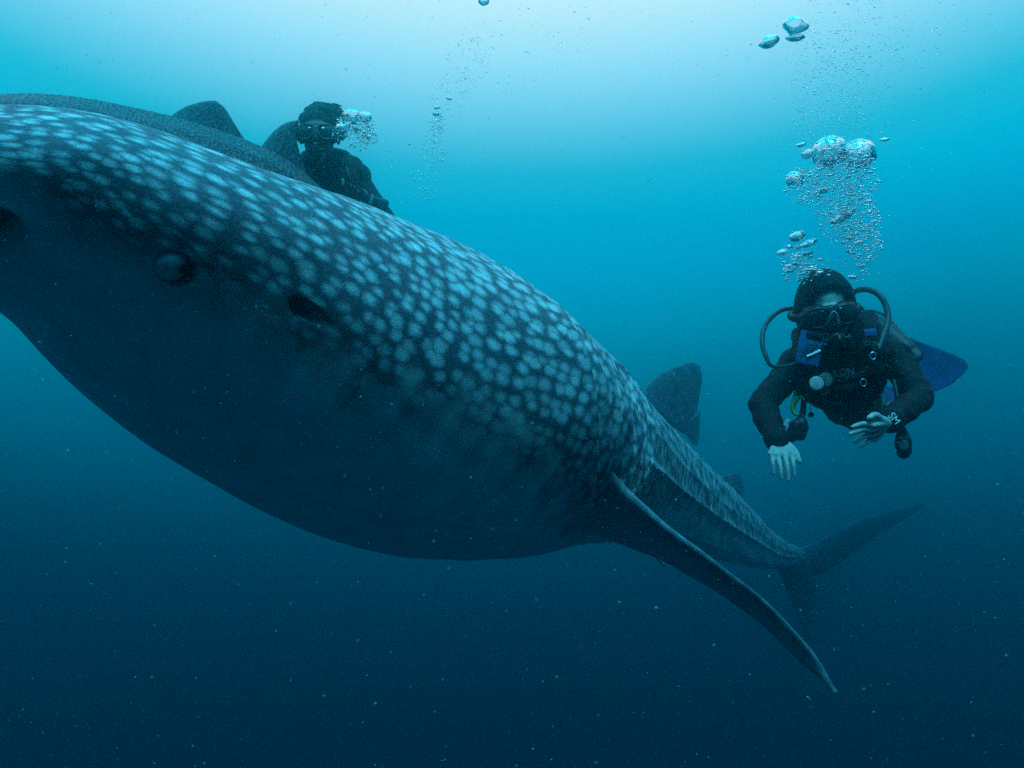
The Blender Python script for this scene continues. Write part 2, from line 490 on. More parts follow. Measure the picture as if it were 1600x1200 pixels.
def main_shark():
    A, C, T, S, U, L = shark_shape(ST1, .0065, .017, 3.3)
    th = thetas(330, 110)
    nr, nth = len(C), len(th)
    c0, s0 = np.cos(th), np.sin(th)
    hh = np.where(s0[None] > 0, A[:, 3:4], A[:, 4:5]); ww = A[:, 5:6]
    P = C[:, None] + (c0[None] * ww)[..., None] * S[:, None] + (s0[None] * hh)[..., None] * U[:, None]
    # outward direction of the ellipse
    ex = c0[None] / ww; ey = s0[None] / hh; q = np.sqrt(ex ** 2 + ey ** 2)
    N = (ex / q)[..., None] * S[:, None] + (ey / q)[..., None] * U[:, None]
    s = L[:, None]; td = np.degrees(th)[None]; td = np.where(td > 180, td - 360, td)
    s, td = np.broadcast_arrays(s, td)
    D = np.zeros((nr, nth))
    near = (np.abs(td) < 130)
    # length-wise ridges: raised keels running to the tail
    for t_a, t_b, w, amp, s1 in ((78, 76, 2.6, .020, .9), (52, 50, 2.4, .022, 1.1), (33, 28, 2.3, .026, 1.4), (12, 2, 2.2, .024, 2.3), (-8, -17, 2.4, .030, 2.6)):
        tc_ = interp(s, [s1, 4.4, 7.5, 13.6], [t_a, (t_a + t_b) / 2, t_b, t_b])
        rad = interp(L, L, (A[:, 3] + A[:, 5]) / 2)[:, None]
        dist = (np.abs(td) - tc_) if t_a > 40 else (td - tc_)
        if t_a <= 40:
            dist = np.where(np.abs(td) > 90, np.where(td > 0, 180 - td, -180 - td) - tc_, dist)
        wd = w * .55 / np.maximum(rad, .12)
        D += amp * (.30 if t_a > 0 else .7) * np.exp(-np.abs(dist / wd) ** 1.3) * smoothstep(s, s1, s1 + .7) * (1 - smoothstep(s, 12.4, 13.6)) * np.minimum(1, rad / .3)
    # gill slits: each flap swells towards its rear edge, then drops
    tdm = np.where(np.abs(td) > 90, np.where(td > 0, 180 - td, -180 - td), td)
    slit = np.zeros_like(D)
    for k in range(5):
        sg = 1.78 + .15 * k + .00009 * (12 - tdm) ** 2 * np.where(tdm < 12, 1, -.55) + (12 - tdm) * .0042
        top_ = 1 - smoothstep(tdm, 34 - 5 * k, 52 - 5 * k)
        win = smoothstep(tdm, -44, -24) * top_; swell = smoothstep(tdm, -85, -5) * (1 - smoothstep(tdm, 15 - 5 * k, 60 - 5 * k))
        x = sg - s
        amp = .050 if k == 0 else .032
        wid = .22 if k == 0 else .10
        D += amp * np.where(x > 0, swell * np.exp(-x / wid), swell * np.exp(-(x / .010) ** 2))
        D -= (.034 if k == 0 else .028) * win * gauss(x + .016, .012)
        slit = np.maximum(slit, win * gauss(x + .020, .022))
    # skin folds behind the gills, above the fin root
    for k in range(5):
        sg = 2.42 + .13 * k + .003 * (tdm + 10)
        D += .018 * gauss(s - sg, .028) * smoothstep(tdm, -45, -25) * (1 - smoothstep(tdm, 20, 45))
    # eye socket and spiracle
    def local(s_c, t_c):
        i = int(np.argmin(np.abs(L - s_c)))
        rad = (A[i, 5] * abs(math.sin(R(t_c))) + (A[i, 3] if t_c > 0 else A[i, 4]) * abs(math.cos(R(t_c))))
        dx = (s - s_c); dy = R(1) * (td - t_c) * rad
        return dx, dy
    for sgn in (1, -1):
        dx, dy = local(.660, -23.5)
        if sgn < 0: dy = R(1) * ((np.where(td > 0, 180 - td, -180 - td)) + 23.5) * .45
        r = np.sqrt((dx * 1.12) ** 2 + (dy * .74) ** 2)
        D -= .040 * (1 - smoothstep(r, .027, .039)) * near if sgn > 0 else 0
        # hooded brow over the eye
        D += (.0035 * gauss(dy - .072 + .5 * (dx - .03), .010) * gauss(dx - .02, .045) * near) if sgn > 0 else 0
        D -= (.0025 * gauss(dy - .062 + .5 * (dx - .03), .006) * gauss(dx - .02, .045) * near) if sgn > 0 else 0
    dx, dy = local(.660, -23.5)
    sock = (1 - smoothstep(np.sqrt((dx * 1.12) ** 2 + (dy * .74) ** 2), .031, .044)) * near
    dx, dy = local(.885, -14)
    e = np.sqrt((dx / np.where(dx > 0, .10, .030)) ** 2 + (dy / .029) ** 2)
    prof = (1 - smoothstep(e, .45 + .4 * (dx < 0), 1.0)) * (1 - smoothstep(dx, -.045, .09))
    recess_dark = (1 - smoothstep(e, .9, 1.4)) * (1 - smoothstep(dx, .0, .09)) * near
    D -= .048 * prof * near
    # corner of the mouth: a lip lobe with a crease round it
    dx, dy = local(.275, -42)
    e = np.sqrt((dx / .074) ** 2 + ((dy + .01) / .14) ** 2)
    D -= .060 * (1 - smoothstep(e, .84, 1.0)) * near
    D += .006 * gauss(e - 1.08, .08) * near
    recess_dark = np.maximum(recess_dark, (1 - smoothstep(e, .7, .98)) * near)
    # slow unevenness of the hide
    lump = np.sin(s * 7.1 + td * .06) * np.sin(td * .11 - s * 3.3) * .004 + np.sin(s * 17 + td * .02) * .0016 * np.sin(td * .23)
    D += lump
    P = P + N * D[..., None]
    root = empty('whale_shark', C[len(C) // 3], 'huge spotted whale shark filling the left half, swimming towards the left', 'shark', 'whale sharks')
    V = P.reshape(-1, 3)
    i = np.arange(nr - 1)[:, None]; j = np.arange(nth)[None]; jn = (j + 1) % nth
    Fq = np.stack([i * nth + j, i * nth + jn, (i + 1) * nth + jn, (i + 1) * nth + j], -1).reshape(-1, 4)
    me = raw_mesh('body', V - wloc(root), Fq)
    # spot layout: spacing grows from the head to the flank
    sp = interp(L, [0, .35, .8, 1.2, 1.8, 3, 6, 9.8], [.042, .044, .048, .049, .047, .052, .075, .08])
    px = np.r_[0, np.cumsum(np.diff(L) / (.5 * (sp[1:] + sp[:-1])))] * .95
    rr = interp(L, [0, .5, 1.5, 3, 5, 7, 9.8], [.42, .46, .56, .56, .44, .30, .15])
    spm = sp * interp(L, [0, 1.7, 2.4, 4, 9.8], [.82, .82, 1.25, 1.6, 1.6])
    py = R(1) * td * (rr / spm)[:, None]
    pat = np.stack([np.broadcast_to(px[:, None], td.shape), py + px[:, None] * .08, np.zeros_like(td)], -1)
    tb = interp(s, [0, .28, .44, .55, .64, .73, .86, 1.06, 1.20, 1.33, 1.53, 1.73, 1.95, 2.2, 2.7, 3.5, 5, 6.7, 9.8],
                [0, -8, -24, -21, -19, -19, -17, -19, -16, -13, -16, -19, -24, -34, -38, -30, -20, -19, -15])
    wob = 3.0 * np.sin(px[:, None] * 1.7) + 2.0 * np.sin(px[:, None] * 3.9 + 1) + 2.5 * np.sin(py * 2.3 + px[:, None])
    up = tdm - tb + wob * (.25 + .75 * smoothstep(s, .75, 1.15))
    bel = 1 - smoothstep(up, -20, 6)
    fade = smoothstep(up, -15, 4)
    recess_dark = np.maximum(np.maximum(recess_dark, sock), .85 * slit)
    spots = fade * (1 - np.minimum(1, recess_dark * 1.3))
    bel = bel * (1 - np.minimum(1, recess_dark * 2))  # recess shade put into the colour: socket, spiracle, mouth and slits go dark
    fill = smoothstep(s, .9, 1.35) * (1 - smoothstep(s, 2.4, 3.4) * .6)
    put_attr(me, pat.reshape(-1, 3), bel.ravel(), spots.ravel(), fill.ravel())
    link('body', me, SKIN, root)
    return root, A, C, T, S, U, L

SH, A1, C1, T1, S1, U1, L1 = main_shark()

def fin(name, lead, trail, thick, parent, mat=SKIN, n=14, m=26, sp=.055, belly=(1.0, .25), flare=0.0, spots=.5, across=1.0):
    """Fin lofted between a leading and a trailing rail (world points root to tip); round leading edge, thin trailing edge.
    belly: how pale the side facing -normal / +normal is."""
    Ld, Tr = cr(lead, n), cr(trail, n)
    th_ = np.interp(np.linspace(0, 1, len(Ld)), np.linspace(0, 1, len(thick)), thick)
    half = m // 2
    x = (1 - np.cos(np.linspace(0, np.pi, half + 1))) / 2
    prof = np.sqrt(np.maximum(x, 0)) * (1 - x) ** .9 * 1.75 * .5 + .02 * np.sin(np.pi * x)
    ring = [(x[i], prof[i]) for i in range(half + 1)] + [(x[i], -prof[i]) for i in range(half - 1, 0, -1)]
    V, pat, bel = [], [], []
    span = np.r_[0, np.cumsum(np.linalg.norm(np.diff((Ld + Tr) / 2, axis=0), axis=1))]
    for i in range(len(Ld)):
        ch = Tr[i] - Ld[i]; cl = np.linalg.norm(ch)
        a = Ld[min(i + 1, len(Ld) - 1)] - Ld[max(i - 1, 0)] + Tr[min(i + 1, len(Ld) - 1)] - Tr[max(i - 1, 0)]
        nn = np.cross(ch, a); nn /= np.linalg.norm(nn) + 1e-9
        fl = 1 + flare * math.exp(-i / (len(Ld) * .10))
        for xx, yy in ring:
            p = Ld[i] + ch * xx + nn * yy * th_[i] * fl
            p = p + nn * .0018 * math.sin(span[i] * 23 + xx * 5)
            V.append(p); pat.append((span[i] / sp + 7.3, xx * cl / sp * across, 0)); bel.append((belly[0] if yy < 0 else belly[1]) * (.15 + .85 * min(1, xx / .30)))  # leading edge darkened in the colour to offset the sun on it
    k = len(ring); Fc = []
    for i in range(len(Ld) - 1):
        for j in range(k): Fc.append((i * k + j, i * k + (j + 1) % k, (i + 1) * k + (j + 1) % k, (i + 1) * k + j))
    Fc.append(tuple(range(k))[::-1]); Fc.append(tuple((len(Ld) - 1) * k + j for j in range(k)))
    me = raw_mesh(name, np.array(V) - wloc(parent), Fc)
    put_attr(me, np.array(pat), np.array(bel), np.full(len(bel), spots))
    return link(name, me, mat, parent)

def plane_pt(u, v, p0, nrm):
    """Where the sight line through a pixel meets a plane."""
    d = at(u, v, 1.0); return d * (np.dot(p0, nrm) / np.dot(d, nrm))

def spine(s_):
    i = int(np.argmin(np.abs(L1 - s_))); return i

# left pectoral fin, long and swept back
lead = [at(922, 664, 2.80), at(946, 712, 2.93), at(972, 762, 3.00), at(1050, 830, 3.03), at(1180, 928, 3.04), at(1260, 1008, 3.02), at(1308, 1083, 2.98)]
trail = [at(880, 790, 3.35), at(915, 828, 3.50), at(985, 856, 3.52), at(1060, 890, 3.42), at(1167, 958, 3.27), at(1248, 1032, 3.12), at(1306, 1082, 2.99)]
fin('pectoral_fin', lead, trail, [.10, .14, .13, .085, .055, .04, .02], SH, n=18, flare=0, belly=(.55, .55), sp=.06, spots=.34, across=2.6)
i = spine(3.2)
r0 = C1[i] - S1[i] * .40 - U1[i] * .10
lead = [r0, r0 - S1[i] * .45 + U1[i] * .08 + T1[i] * .15, r0 - S1[i] * .85 + U1[i] * .12 + T1[i] * .5]
fin('pectoral_fin', lead, [lead[0] + T1[i] * .55, lead[1] + T1[i] * .4, lead[2] + T1[i] * .06], [.18, .08, .02], SH)
# pelvic fin under the belly
lead = [at(985, 830, 5.2), at(1012, 855, 5.2), at(1036, 884, 5.25)]
fin('pelvic_fin', lead, [at(1012, 835, 5.6), at(1030, 858, 5.55), at(1040, 884, 5.30)], [.06, .045, .02], SH, belly=(.1, .1), spots=.1)
# dorsal fins stand in the plane of the spine
i = spine(4.9)
pl = (C1[i], S1[i])
pp = lambda u, v: plane_pt(u, v, *pl)
lead = [pp(1000, 625), pp(1014, 597), pp(1040, 580), pp(1066, 569), pp(1082, 566)]
trail = [pp(1072, 680), pp(1086, 668), pp(1091, 630), pp(1097, 590), pp(1094, 572)]
fin('dorsal_fin', lead, trail, [.10, .08, .06, .04, .02], SH, mat=SKIN_MID, sp=.13, belly=(.0, .0), spots=.14)
fin('fin_lobe', [pp(1066, 665), pp(1074, 682), pp(1080, 693)], [pp(1094, 640), pp(1093, 672), pp(1090, 697)], [.05, .03, .012], SH, mat=SKIN_MID, sp=.13, belly=(.0, .0), spots=.14)
i = spine(7.0); pl = (C1[i], S1[i])
lead = [pp(1112, 750), pp(1126, 744), pp(1140, 741), pp(1150, 740)]
trail = [pp(1150, 778), pp(1160, 775), pp(1161, 755), pp(1158, 743)]
fin('second_dorsal_fin', lead, trail, [.06, .05, .03, .015], SH, mat=SKIN_MID, sp=.13, belly=(.0, .0), spots=.14)
# tail fin: long upper lobe, shorter lower lobe
lead = [at(1215, 852, 11.89), at(1262, 852, 13.92), at(1340, 815, 15.08), at(1444, 785, 16.39)]
trail = [at(1246, 905, 13.63), at(1290, 893, 14.79), at(1365, 842, 15.66), at(1448, 790, 16.46)]
fin('caudal_fin', lead, trail, [.20, .13, .09, .02], SH, mat=SKIN_MID, sp=.09, belly=(.0, .0), spots=.0)
lead = [at(1205, 870, 11.60), at(1222, 905, 12.76), at(1245, 960, 13.63), at(1262, 1000, 14.21)]
trail = [at(1262, 872, 13.63), at(1272, 905, 14.21), at(1272, 955, 14.50), at(1266, 1000, 14.28)]
fin('caudal_fin', lead, trail, [.20, .11, .07, .02], SH, mat=SKIN_MID, sp=.09, belly=(.0, .0), spots=.0)
# eye: pale ball deep in the socket, dark pupil turned back and up
i = spine(.66)
def skin_pt(s_, t_):
    i = spine(s_); c, q = math.cos(R(t_)), math.sin(R(t_))
    h = A1[i, 3] if q > 0 else A1[i, 4]
    p = C1[i] + S1[i] * c * A1[i, 5] + U1[i] * q * h
    n = S1[i] * c / A1[i, 5] + U1[i] * q / h
    return p, n / np.linalg.norm(n)
ep, en = skin_pt(.660, -23.5)
ti = T1[i]; ua = np.cross(en, ti); ua /= np.linalg.norm(ua)
if ua[2] < 0: ua = -ua
eye = mesh_obj('eye', ball(ep - en * .013 - ti * .006 - ua * .006, (.0315, .015, .036), frame(en, ua), nu=32, nv=20), EYEWHITE, SH)
pd = en * .50 + ti * .70 + ua * .42; pd /= np.linalg.norm(pd)
mesh_obj('pupil', ball(ep - en * .004 + ti * .016 + ua * .008, (.010, .005, .013), frame(en, ua), nu=24, nv=14), EYEDARK, eye)

# ------------------------------------------------------------------ second, smaller shark passing behind
ST2 = [(-330, 275, 3.20, .03, .03, .08), (-280, 275, 3.20, .13, .12, .28), (-150, 268, 3.22, .190, .22, .36), (50, 262, 3.30, .272, .32, .38),
       (180, 278, 3.42, .290, .32, .36), (300, 303, 3.55, .295, .30, .32), (400, 330, 3.68, .275, .26, .26), (470, 372, 3.80, .235, .20, .20),
       (530, 425, 3.95, .16, .14, .14), (590, 480, 4.15, .09, .08, .08), (640, 525, 4.35, .05, .05, .04)]
def small_shark():
    A, C, T, S, U, L = shark_shape(ST2, .02, .02, 9, ease=.25)
    th = np.linspace(-np.pi, np.pi, 140, endpoint=False)
    c0, s0 = np.cos(th), np.sin(th); td = np.degrees(th)[None] + 0 * L[:, None]
    hh = np.where(s0[None] > 0, A[:, 3:4], A[:, 4:5]); ww = A[:, 5:6]
    D = np.zeros_like(td)
    for t_ in (88, 62, 38, 16):
        D += .010 * np.exp(-np.abs((td - t_) / 4.5)) * smoothstep(L, .6, 1.2)[:, None] * np.minimum(1, A[:, 5:6] / .25)
    P = C[:, None] + (c0[None] * (ww + D))[..., None] * S[:, None] + (s0[None] * (hh + D))[..., None] * U[:, None]
    root = empty('whale_shark', C[len(C) // 2], 'smaller dark speckled shark half hidden behind the big shark, two fins showing above its back', 'shark', 'whale sharks')
    nr, nth = P.shape[:2]
    i = np.arange(nr - 1)[:, None]; j = np.arange(nth)[None]; jn = (j + 1) % nth
    Fq = np.stack([i * nth + j, i * nth + jn, (i + 1) * nth + jn, (i + 1) * nth + j], -1).reshape(-1, 4)
    me = raw_mesh('body', P.reshape(-1, 3) - wloc(root), Fq)
    pat = np.stack([np.broadcast_to((L / .015)[:, None], td.shape), R(1) * td * .30 / .013, 0 * td], -1)
    bel = 1 - smoothstep(td, -30, -15) * (1 - smoothstep(td, 195, 210))
    put_attr(me, pat.reshape(-1, 3), bel.ravel(), ((1 - bel) * .30).ravel())
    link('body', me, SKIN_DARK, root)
    return root, C, T, S, U, L
SH2, C2, T2, S2, U2, L2 = small_shark()
def dir2(Y): return C2[int(np.argmin(np.abs(C2[:, 1] - Y)))]
i = int(np.argmin(np.abs(C2[:, 0] - at(330, 0, 3.57)[0]))); pl = (C2[i], S2[i])
p2 = lambda u, v: plane_pt(u, v, *pl)
fin('dorsal_fin', [p2(240, 205), p2(268, 181), p2(290, 167), p2(315, 159), p2(334, 157)],
    [p2(408, 240), p2(386, 222), p2(368, 196), p2(352, 170), p2(341, 160)], [.07, .055, .042, .03, .014], SH2, mat=SKIN_DARK, sp=.014, belly=(.0, .0), spots=.28)
i = int(np.argmin(np.abs(C2[:, 0] - at(440, 0, 3.74)[0]))); pl = (C2[i], S2[i])
fin('second_dorsal_fin', [p2(395, 250), p2(412, 224), p2(428, 205), p2(446, 192), p2(463, 188)],
    [p2(492, 290), p2(476, 262), p2(467, 234), p2(463, 210), p2(468, 190)], [.06, .05, .038, .026, .012], SH2, mat=SKIN_DARK, sp=.014, belly=(.0, .0), spots=.28)
E_ = len(C2) - 1
fin('caudal_fin', [C2[E_], C2[E_] + np.array([.22, .12, .16]), C2[E_] + np.array([.38, .25, .36])],
    [C2[E_] + np.array([.16, .12, -.06]), C2[E_] + np.array([.30, .2, .10]), C2[E_] + np.array([.40, .27, .35])], [.05, .03, .01], SH2, sp=.02, belly=(.1, .1))
fin('caudal_fin', [C2[E_], C2[E_] + np.array([.08, .05, -.14]), C2[E_] + np.array([.14, .1, -.26])],
    [C2[E_] + np.array([.16, .1, -.04]), C2[E_] + np.array([.18, .12, -.14]), C2[E_] + np.array([.15, .11, -.27])], [.05, .03, .01], SH2, sp=.02, belly=(.1, .1))

# ------------------------------------------------------------------ divers
def skull(c, M, k=1.0):
    """Closed shapes of a head: cranium, jaw, nose, ears, brow, lips (x right, y forward, z up)."""
    L_ = lambda x, y, z: c + M @ (np.array([x, y, z]) * k)
    P = [ball(L_(0, -.015, .035), np.array([.076, .095, .088]) * k, M), ball(L_(0, .018, -.035), np.array([.062, .070, .080]) * k, M),
         ball(L_(0, .055, -.082), np.array([.034, .032, .030]) * k, M), tube([L_(0, .088, .012), L_(0, .106, -.028)], np.array([.008, .014]) * k, 10, 4),
         ball(L_(0, .080, .024), np.array([.058, .016, .012]) * k, M), ball(L_(0, .082, -.060), np.array([.025, .013, .007]) * k, M), ball(L_(0, .081, -.070), np.array([.022, .013, .008]) * k, M)]
    for q in (-1, 1):
        P += [ball(L_(q * .078, -.01, -.005), np.array([.010, .020, .032]) * k, M), ball(L_(q * .042, .064, -.030), np.array([.022, .022, .022]) * k, M),
              ball(L_(q * .032, .083, .004), np.array([.013, .010, .010]) * k, M), ball(L_(q * .013, .098, -.032), np.array([.008, .009, .007]) * k, M)]
    return P

def hand_shapes(wrist, knuck, tips, thumb, nrm, r=.0082):
    """Palm and five separate bent fingers. knuck/tips: 4 points each; thumb: 3 points; nrm: out of the back of the hand."""
    nrm = np.array(nrm, float); nrm /= np.linalg.norm(nrm)
    P = []
    for q in range(4):
        k0, t0 = np.array(knuck[q]), np.array(tips[q])
        ln = np.linalg.norm(t0 - k0)
        m1 = k0 + (t0 - k0) * .45 + nrm * ln * .10; m2 = k0 + (t0 - k0) * .76 + nrm * ln * .06
        rr = r * (1, 1.05, 1.0, .88)[q]
        P.append(tube([k0 + (np.array(wrist) - k0) * .15, k0, m1, m2, t0], [rr * 1.12, rr * 1.18, rr * 1.05, rr * .95, rr * .78], 10, 5))
        P.append(tube([np.array(wrist) + (k0 - np.array(wrist)) * .12, k0], [.0165, .0115], 10, 6, flat=(nrm, .85)))
    P.append(tube(list(thumb), [.0135, .0115, .0085], 10, 5))
    P.append(tube([np.array(wrist), np.array(thumb[0])], [.018, .0145], 10, 5, flat=(nrm, .85)))
    return P

def patch(c, n, up, w, h, d=.006, bev=.3):
    """Thin raised rectangle facing n."""
    M = frame(n, up)
    return rbox(c, (w, d, h), M, bev, 2)

def letters(text, c, n, up, size, mat, parent, name='lettering', depth=.0012):
    cu = bpy.data.curves.new(name, 'FONT'); cu.body = text; cu.size = size; cu.extrude = depth; cu.align_x = 'CENTER'; cu.align_y = 'CENTER'
    o = bpy.data.objects.new(name + '_src', cu); COL.objects.link(o)
    dg = bpy.context.evaluated_depsgraph_get(); dg.update()
    me = bpy.data.meshes.new_from_object(o.evaluated_get(dg))
    bpy.data.objects.remove(o)
    M = frame(n, up)                                        # text x = -right seen from the front
    X = -M[:, 0]; Y = M[:, 2]; Z = M[:, 1]
    k = len(me.vertices); co = np.empty(k * 3, np.float32); me.vertices.foreach_get('co', co); co = co.reshape(-1, 3)
    V = np.array(c) + co[:, :1] * X + co[:, 1:2] * Y + co[:, 2:] * Z - wloc(parent)
    me.vertices.foreach_set('co', V.astype(np.float32).ravel()); me.update(); me.materials.clear()
    me.name = name
    return link(name, me, mat, parent)

def hood_shell(c, M, rad, ox, oz0, oz1, k=1.0):
    """Hood round the head with an opening for the face between heights oz0 and oz1, ox wide; thick rolled edge."""
    V, Fc = ball((0, 0, 0), rad, None, 64, 40)
    V = np.array(V)
    keep = []
    for f in Fc:
        p = V[list(f)].mean(0)
        e = abs(p[0] / ox) ** 3.2 + abs((p[2] - (oz0 + oz1) / 2) / ((oz1 - oz0) / 2)) ** 3.2
        if not (p[1] > 0 and e < 1) and p[2] > -rad[2] * .93: keep.append(f)
    Vw = np.array([mnoise.noise(Vector(p * 22)) for p in V])[:, None] * .0035 * (V / np.linalg.norm(V, axis=1)[:, None])
    V = V + Vw
    bm = bmesh.new()
    vs = [bm.verts.new(p) for p in V]
    for f in keep: bm.faces.new([vs[q] for q in f])
    bmesh.ops.delete(bm, geom=[v for v in bm.verts if not v.link_faces], context='VERTS')
    bmesh.ops.recalc_face_normals(bm, faces=bm.faces)
    bmesh.ops.solidify(bm, geom=list(bm.faces), thickness=.006)
    bmesh.ops.smooth_vert(bm, verts=list(bm.verts), factor=.5, use_axis_x=True, use_axis_y=True, use_axis_z=True)
    for q, v in enumerate(bm.verts): v.index = q
    Vo = np.array([tuple(v.co) for v in bm.verts]); Fo = [tuple(v.index for v in f.verts) for f in bm.faces]
    bm.free()
    return np.array(c) + Vo @ M.T, Fo

def dive_mask(c, M, parent, framemat, k=1.0, nose_mat=None):
    """Twin lens mask: skirt, two lenses with rims, nose pocket, strap. c is the middle of the face plane between the eyes."""
    L_ = lambda x, y, z: np.array(c) + M @ (np.array([x, y, z]) * k)
    P = []
    for q in (-1, 1):
        P.append(ball(L_(q * .040, -.004, 0), np.array([.047, .030, .040]) * k, M, 28, 18))
        P.append(ball(L_(q * .060, -.022, -.004), np.array([.030, .030, .034]) * k, M, 24, 14))
    P.append(tube([L_(0, .008, .018), L_(0, .022, -.030)], np.array([.017, .019]) * k, 14, 6))
    P.append(ball(L_(0, .002, -.036), np.array([.042, .026, .018]) * k, M))
    P.append(tube([L_(-.07, -.012, .026), L_(0, .012, .024), L_(.07, -.012, .026)], .010 * k, 12, 8))
    mk = union('mask', P, .0032 * k, 3, RUBBER, parent)
    for q in (-1, 1):
        out = []
        for a in np.linspace(0, 2 * np.pi, 40, endpoint=False):
            ca, sa = math.cos(a), math.sin(a)
            x = .036 * np.sign(ca) * abs(ca) ** .75; z = .029 * np.sign(sa) * abs(sa) ** .75
            if x * q < 0 and z < 0: x *= 1 - .55 * (-z / .029)       # cut in towards the nose
            x = x + q * .040
            y = .030 - 4.2 * x * x
            out.append((x, y, z))
        out = np.array(out)
        cen = out.mean(0) + np.array([0, .002, 0])
        V = [L_(*cen)] + [L_(*p) for p in out]
        V += [L_(*(p - np.array([0, .006, 0]))) for p in out]
        n_ = len(out)
        Fc = [(0, 1 + j, 1 + (j + 1) % n_) for j in range(n_)] + [(1 + j, 1 + n_ + j, 1 + n_ + (j + 1) % n_, 1 + (j + 1) % n_) for j in range(n_)] + [tuple(1 + n_ + j for j in range(n_))[::-1]]
        ln = mesh_obj('lens', (V, Fc), DARKGLASS, mk)
        ring = [L_(*(p + np.array([0, .001, 0]))) for p in out]
        loop = ring + ring[:2]
        mesh_obj('lens_rim', tube(loop, .0015 * k, 6, 2), framemat, mk)
    if nose_mat is not None:  # right diver's pale V is the bridge's reflection made as a shape
        mesh_obj('bridge_frame_glint', tube([L_(-.017, .034, -.022), L_(-.009, .040, .004), L_(0, .043, .015), L_(.010, .040, .004), L_(.019, .034, -.022)], np.array([.0015, .003, .0034, .003, .0015]) * k, 8, 4), nose_mat, mk)
    st = [L_(.078 * math.sin(a) * 1.28, -.055 + .105 * -math.cos(a) * -1 * -1, .004) for a in np.linspace(R(-100), R(100), 9)]
    st = [L_(-.084, -.02, .002), L_(-.100, -.05, .004), L_(-.085, -.115, .010), L_(0, -.140, .014), L_(.085, -.115, .010), L_(.100, -.05, .004), L_(.084, -.02, .002)]
    mesh_obj('mask_strap', tube(st, .012 * k, 10, 6, flat=(M[:, 1], .5)), RUBBER, mk)
    for q in (-1, 1): mesh_obj('buckle', rbox(L_(q * .094, -.035, .003), np.array([.012, .024, .022]) * k, M, .25), RUBBER, mk)
    return mk

def regulator(c, M, parent, tabmat):
    L_ = lambda x, y, z: np.array(c) + M @ np.array([x, y, z])
    rg = union('regulator', [ball(L_(0, 0, 0), (.029, .022, .027), M, 24, 16), tube([L_(-.036, -.004, 0), L_(.034, -.004, 0)], .010, 12, 4), tube([L_(0, -.01, 0), L_(0, -.05, .004)], [.020, .014], 12, 4),
                             ball(L_(0, -.004, -.026), (.030, .015, .011), M)], .0028, 2, RUBBER, parent)
    mesh_obj('purge_cover', disc(L_(0, .022, .001), M[:, 1], .020, .008), NYLON, rg)
    if tabmat is not None: mesh_obj('coloured_tab', rbox(L_(-.002, .028, .010), (.008, .006, .016), M, .3), tabmat, rg)
    return rg

def scuba_fin(foot, tip, nrm, width, parent, blade_mat):
    """Foot pocket with strap and a ribbed blade; nrm faces out of the blade."""
    foot, tip = np.array(foot, float), np.array(tip, float)
    d = tip - foot; ln = np.linalg.norm(d); d /= ln
    nrm = np.array(nrm, float); nrm = nrm - d * nrm.dot(d); nrm /= np.linalg.norm(nrm); w = np.cross(d, nrm)
    xs = [0, .10, .25, .45, .65, .82, .93, .985, 1.0]; ws = [.42, .48, .62, .80, .94, 1.0, .90, .62, .30]
    xx = np.linspace(0, 1, 40); hw = np.interp(xx, xs, ws) * width / 2
    V = []; m = 17
    for i, x in enumerate(xx):
        for sgn in (1, -1):
            for j in range(m):
                y = (j / (m - 1) * 2 - 1)
                edge = .0045 * math.exp(-((abs(y) - .93) / .06) ** 2) * (1 - x * .6)
                rib = .0022 * (math.exp(-((y - .4) / .05) ** 2) + math.exp(-((y + .4) / .05) ** 2)) * (1 - x)
                V.append(foot + d * ln * (.12 + .88 * x) + w * hw[i] * y + nrm * (sgn * (.0035 + edge + rib) + .05 * x * x * ln - .012 * (1 - y * y)))
    Fc = []
    k = 2 * m
    idx = lambda i, j: i * k + (j if j < m else k - 1 - (j - m))      # walk round the section
    for i in range(len(xx) - 1):
        for j in range(k):
            a, b = idx(i, j), idx(i, (j + 1) % k)
            Fc.append((a, b, b + k, a + k))
    Fc.append(tuple(idx(0, j) for j in range(k))[::-1]); Fc.append(tuple(idx(len(xx) - 1, j) for j in range(k)))
    fn = mesh_obj('fin', (np.array(V), Fc), blade_mat, parent)
    fp = union('foot_pocket', [tube([foot - d * .17, foot - d * .05, foot + d * .08], [.045, .056, .044], 16, 6, flat=(nrm, .75)), tube([foot + d * .02, foot + d * .14], [.050, .038], 14, 5, flat=(nrm, .5))], .005, 3, RUBBER, fn)
    hl = foot - d * .19
    mesh_obj('fin_strap', tube([foot - d * .06 + w * .056, foot - d * .16 + w * .055 + nrm * .02, hl - d * .03 + nrm * .035, foot - d * .16 - w * .055 + nrm * .02, foot - d * .06 - w * .056], .008, 10, 6), RUBBER, fn)
    mesh_obj('strap_loop', tube([hl - d * .035 + nrm * .035, hl - d * .07 + nrm * .055, hl - d * .10 + nrm * .045], .007, 10, 5), RUBBER, fn)
    return fn

# ---- the diver on the right, swimming towards the camera
DV = empty('person', at(1330, 620, 3.15), 'diver in black wetsuit at right with hoses, blue chest pocket, blue fin and bare hands', 'diver', 'scuba divers')
hc = at(1291, 488, 2.80)
HM = frame((-.10, -1.0, -.16), (-.15, -.05, 1))
HL = lambda x, y, z: hc + HM @ np.array([x, y, z])
sh_r, el_r, wr_r = at(1244, 572, 2.88), at(1190, 632, 2.74), at(1214, 688, 2.58)
sh_l, el_l, wr_l = at(1398, 560, 2.90), at(1436, 622, 2.70), at(1390, 658, 2.50)
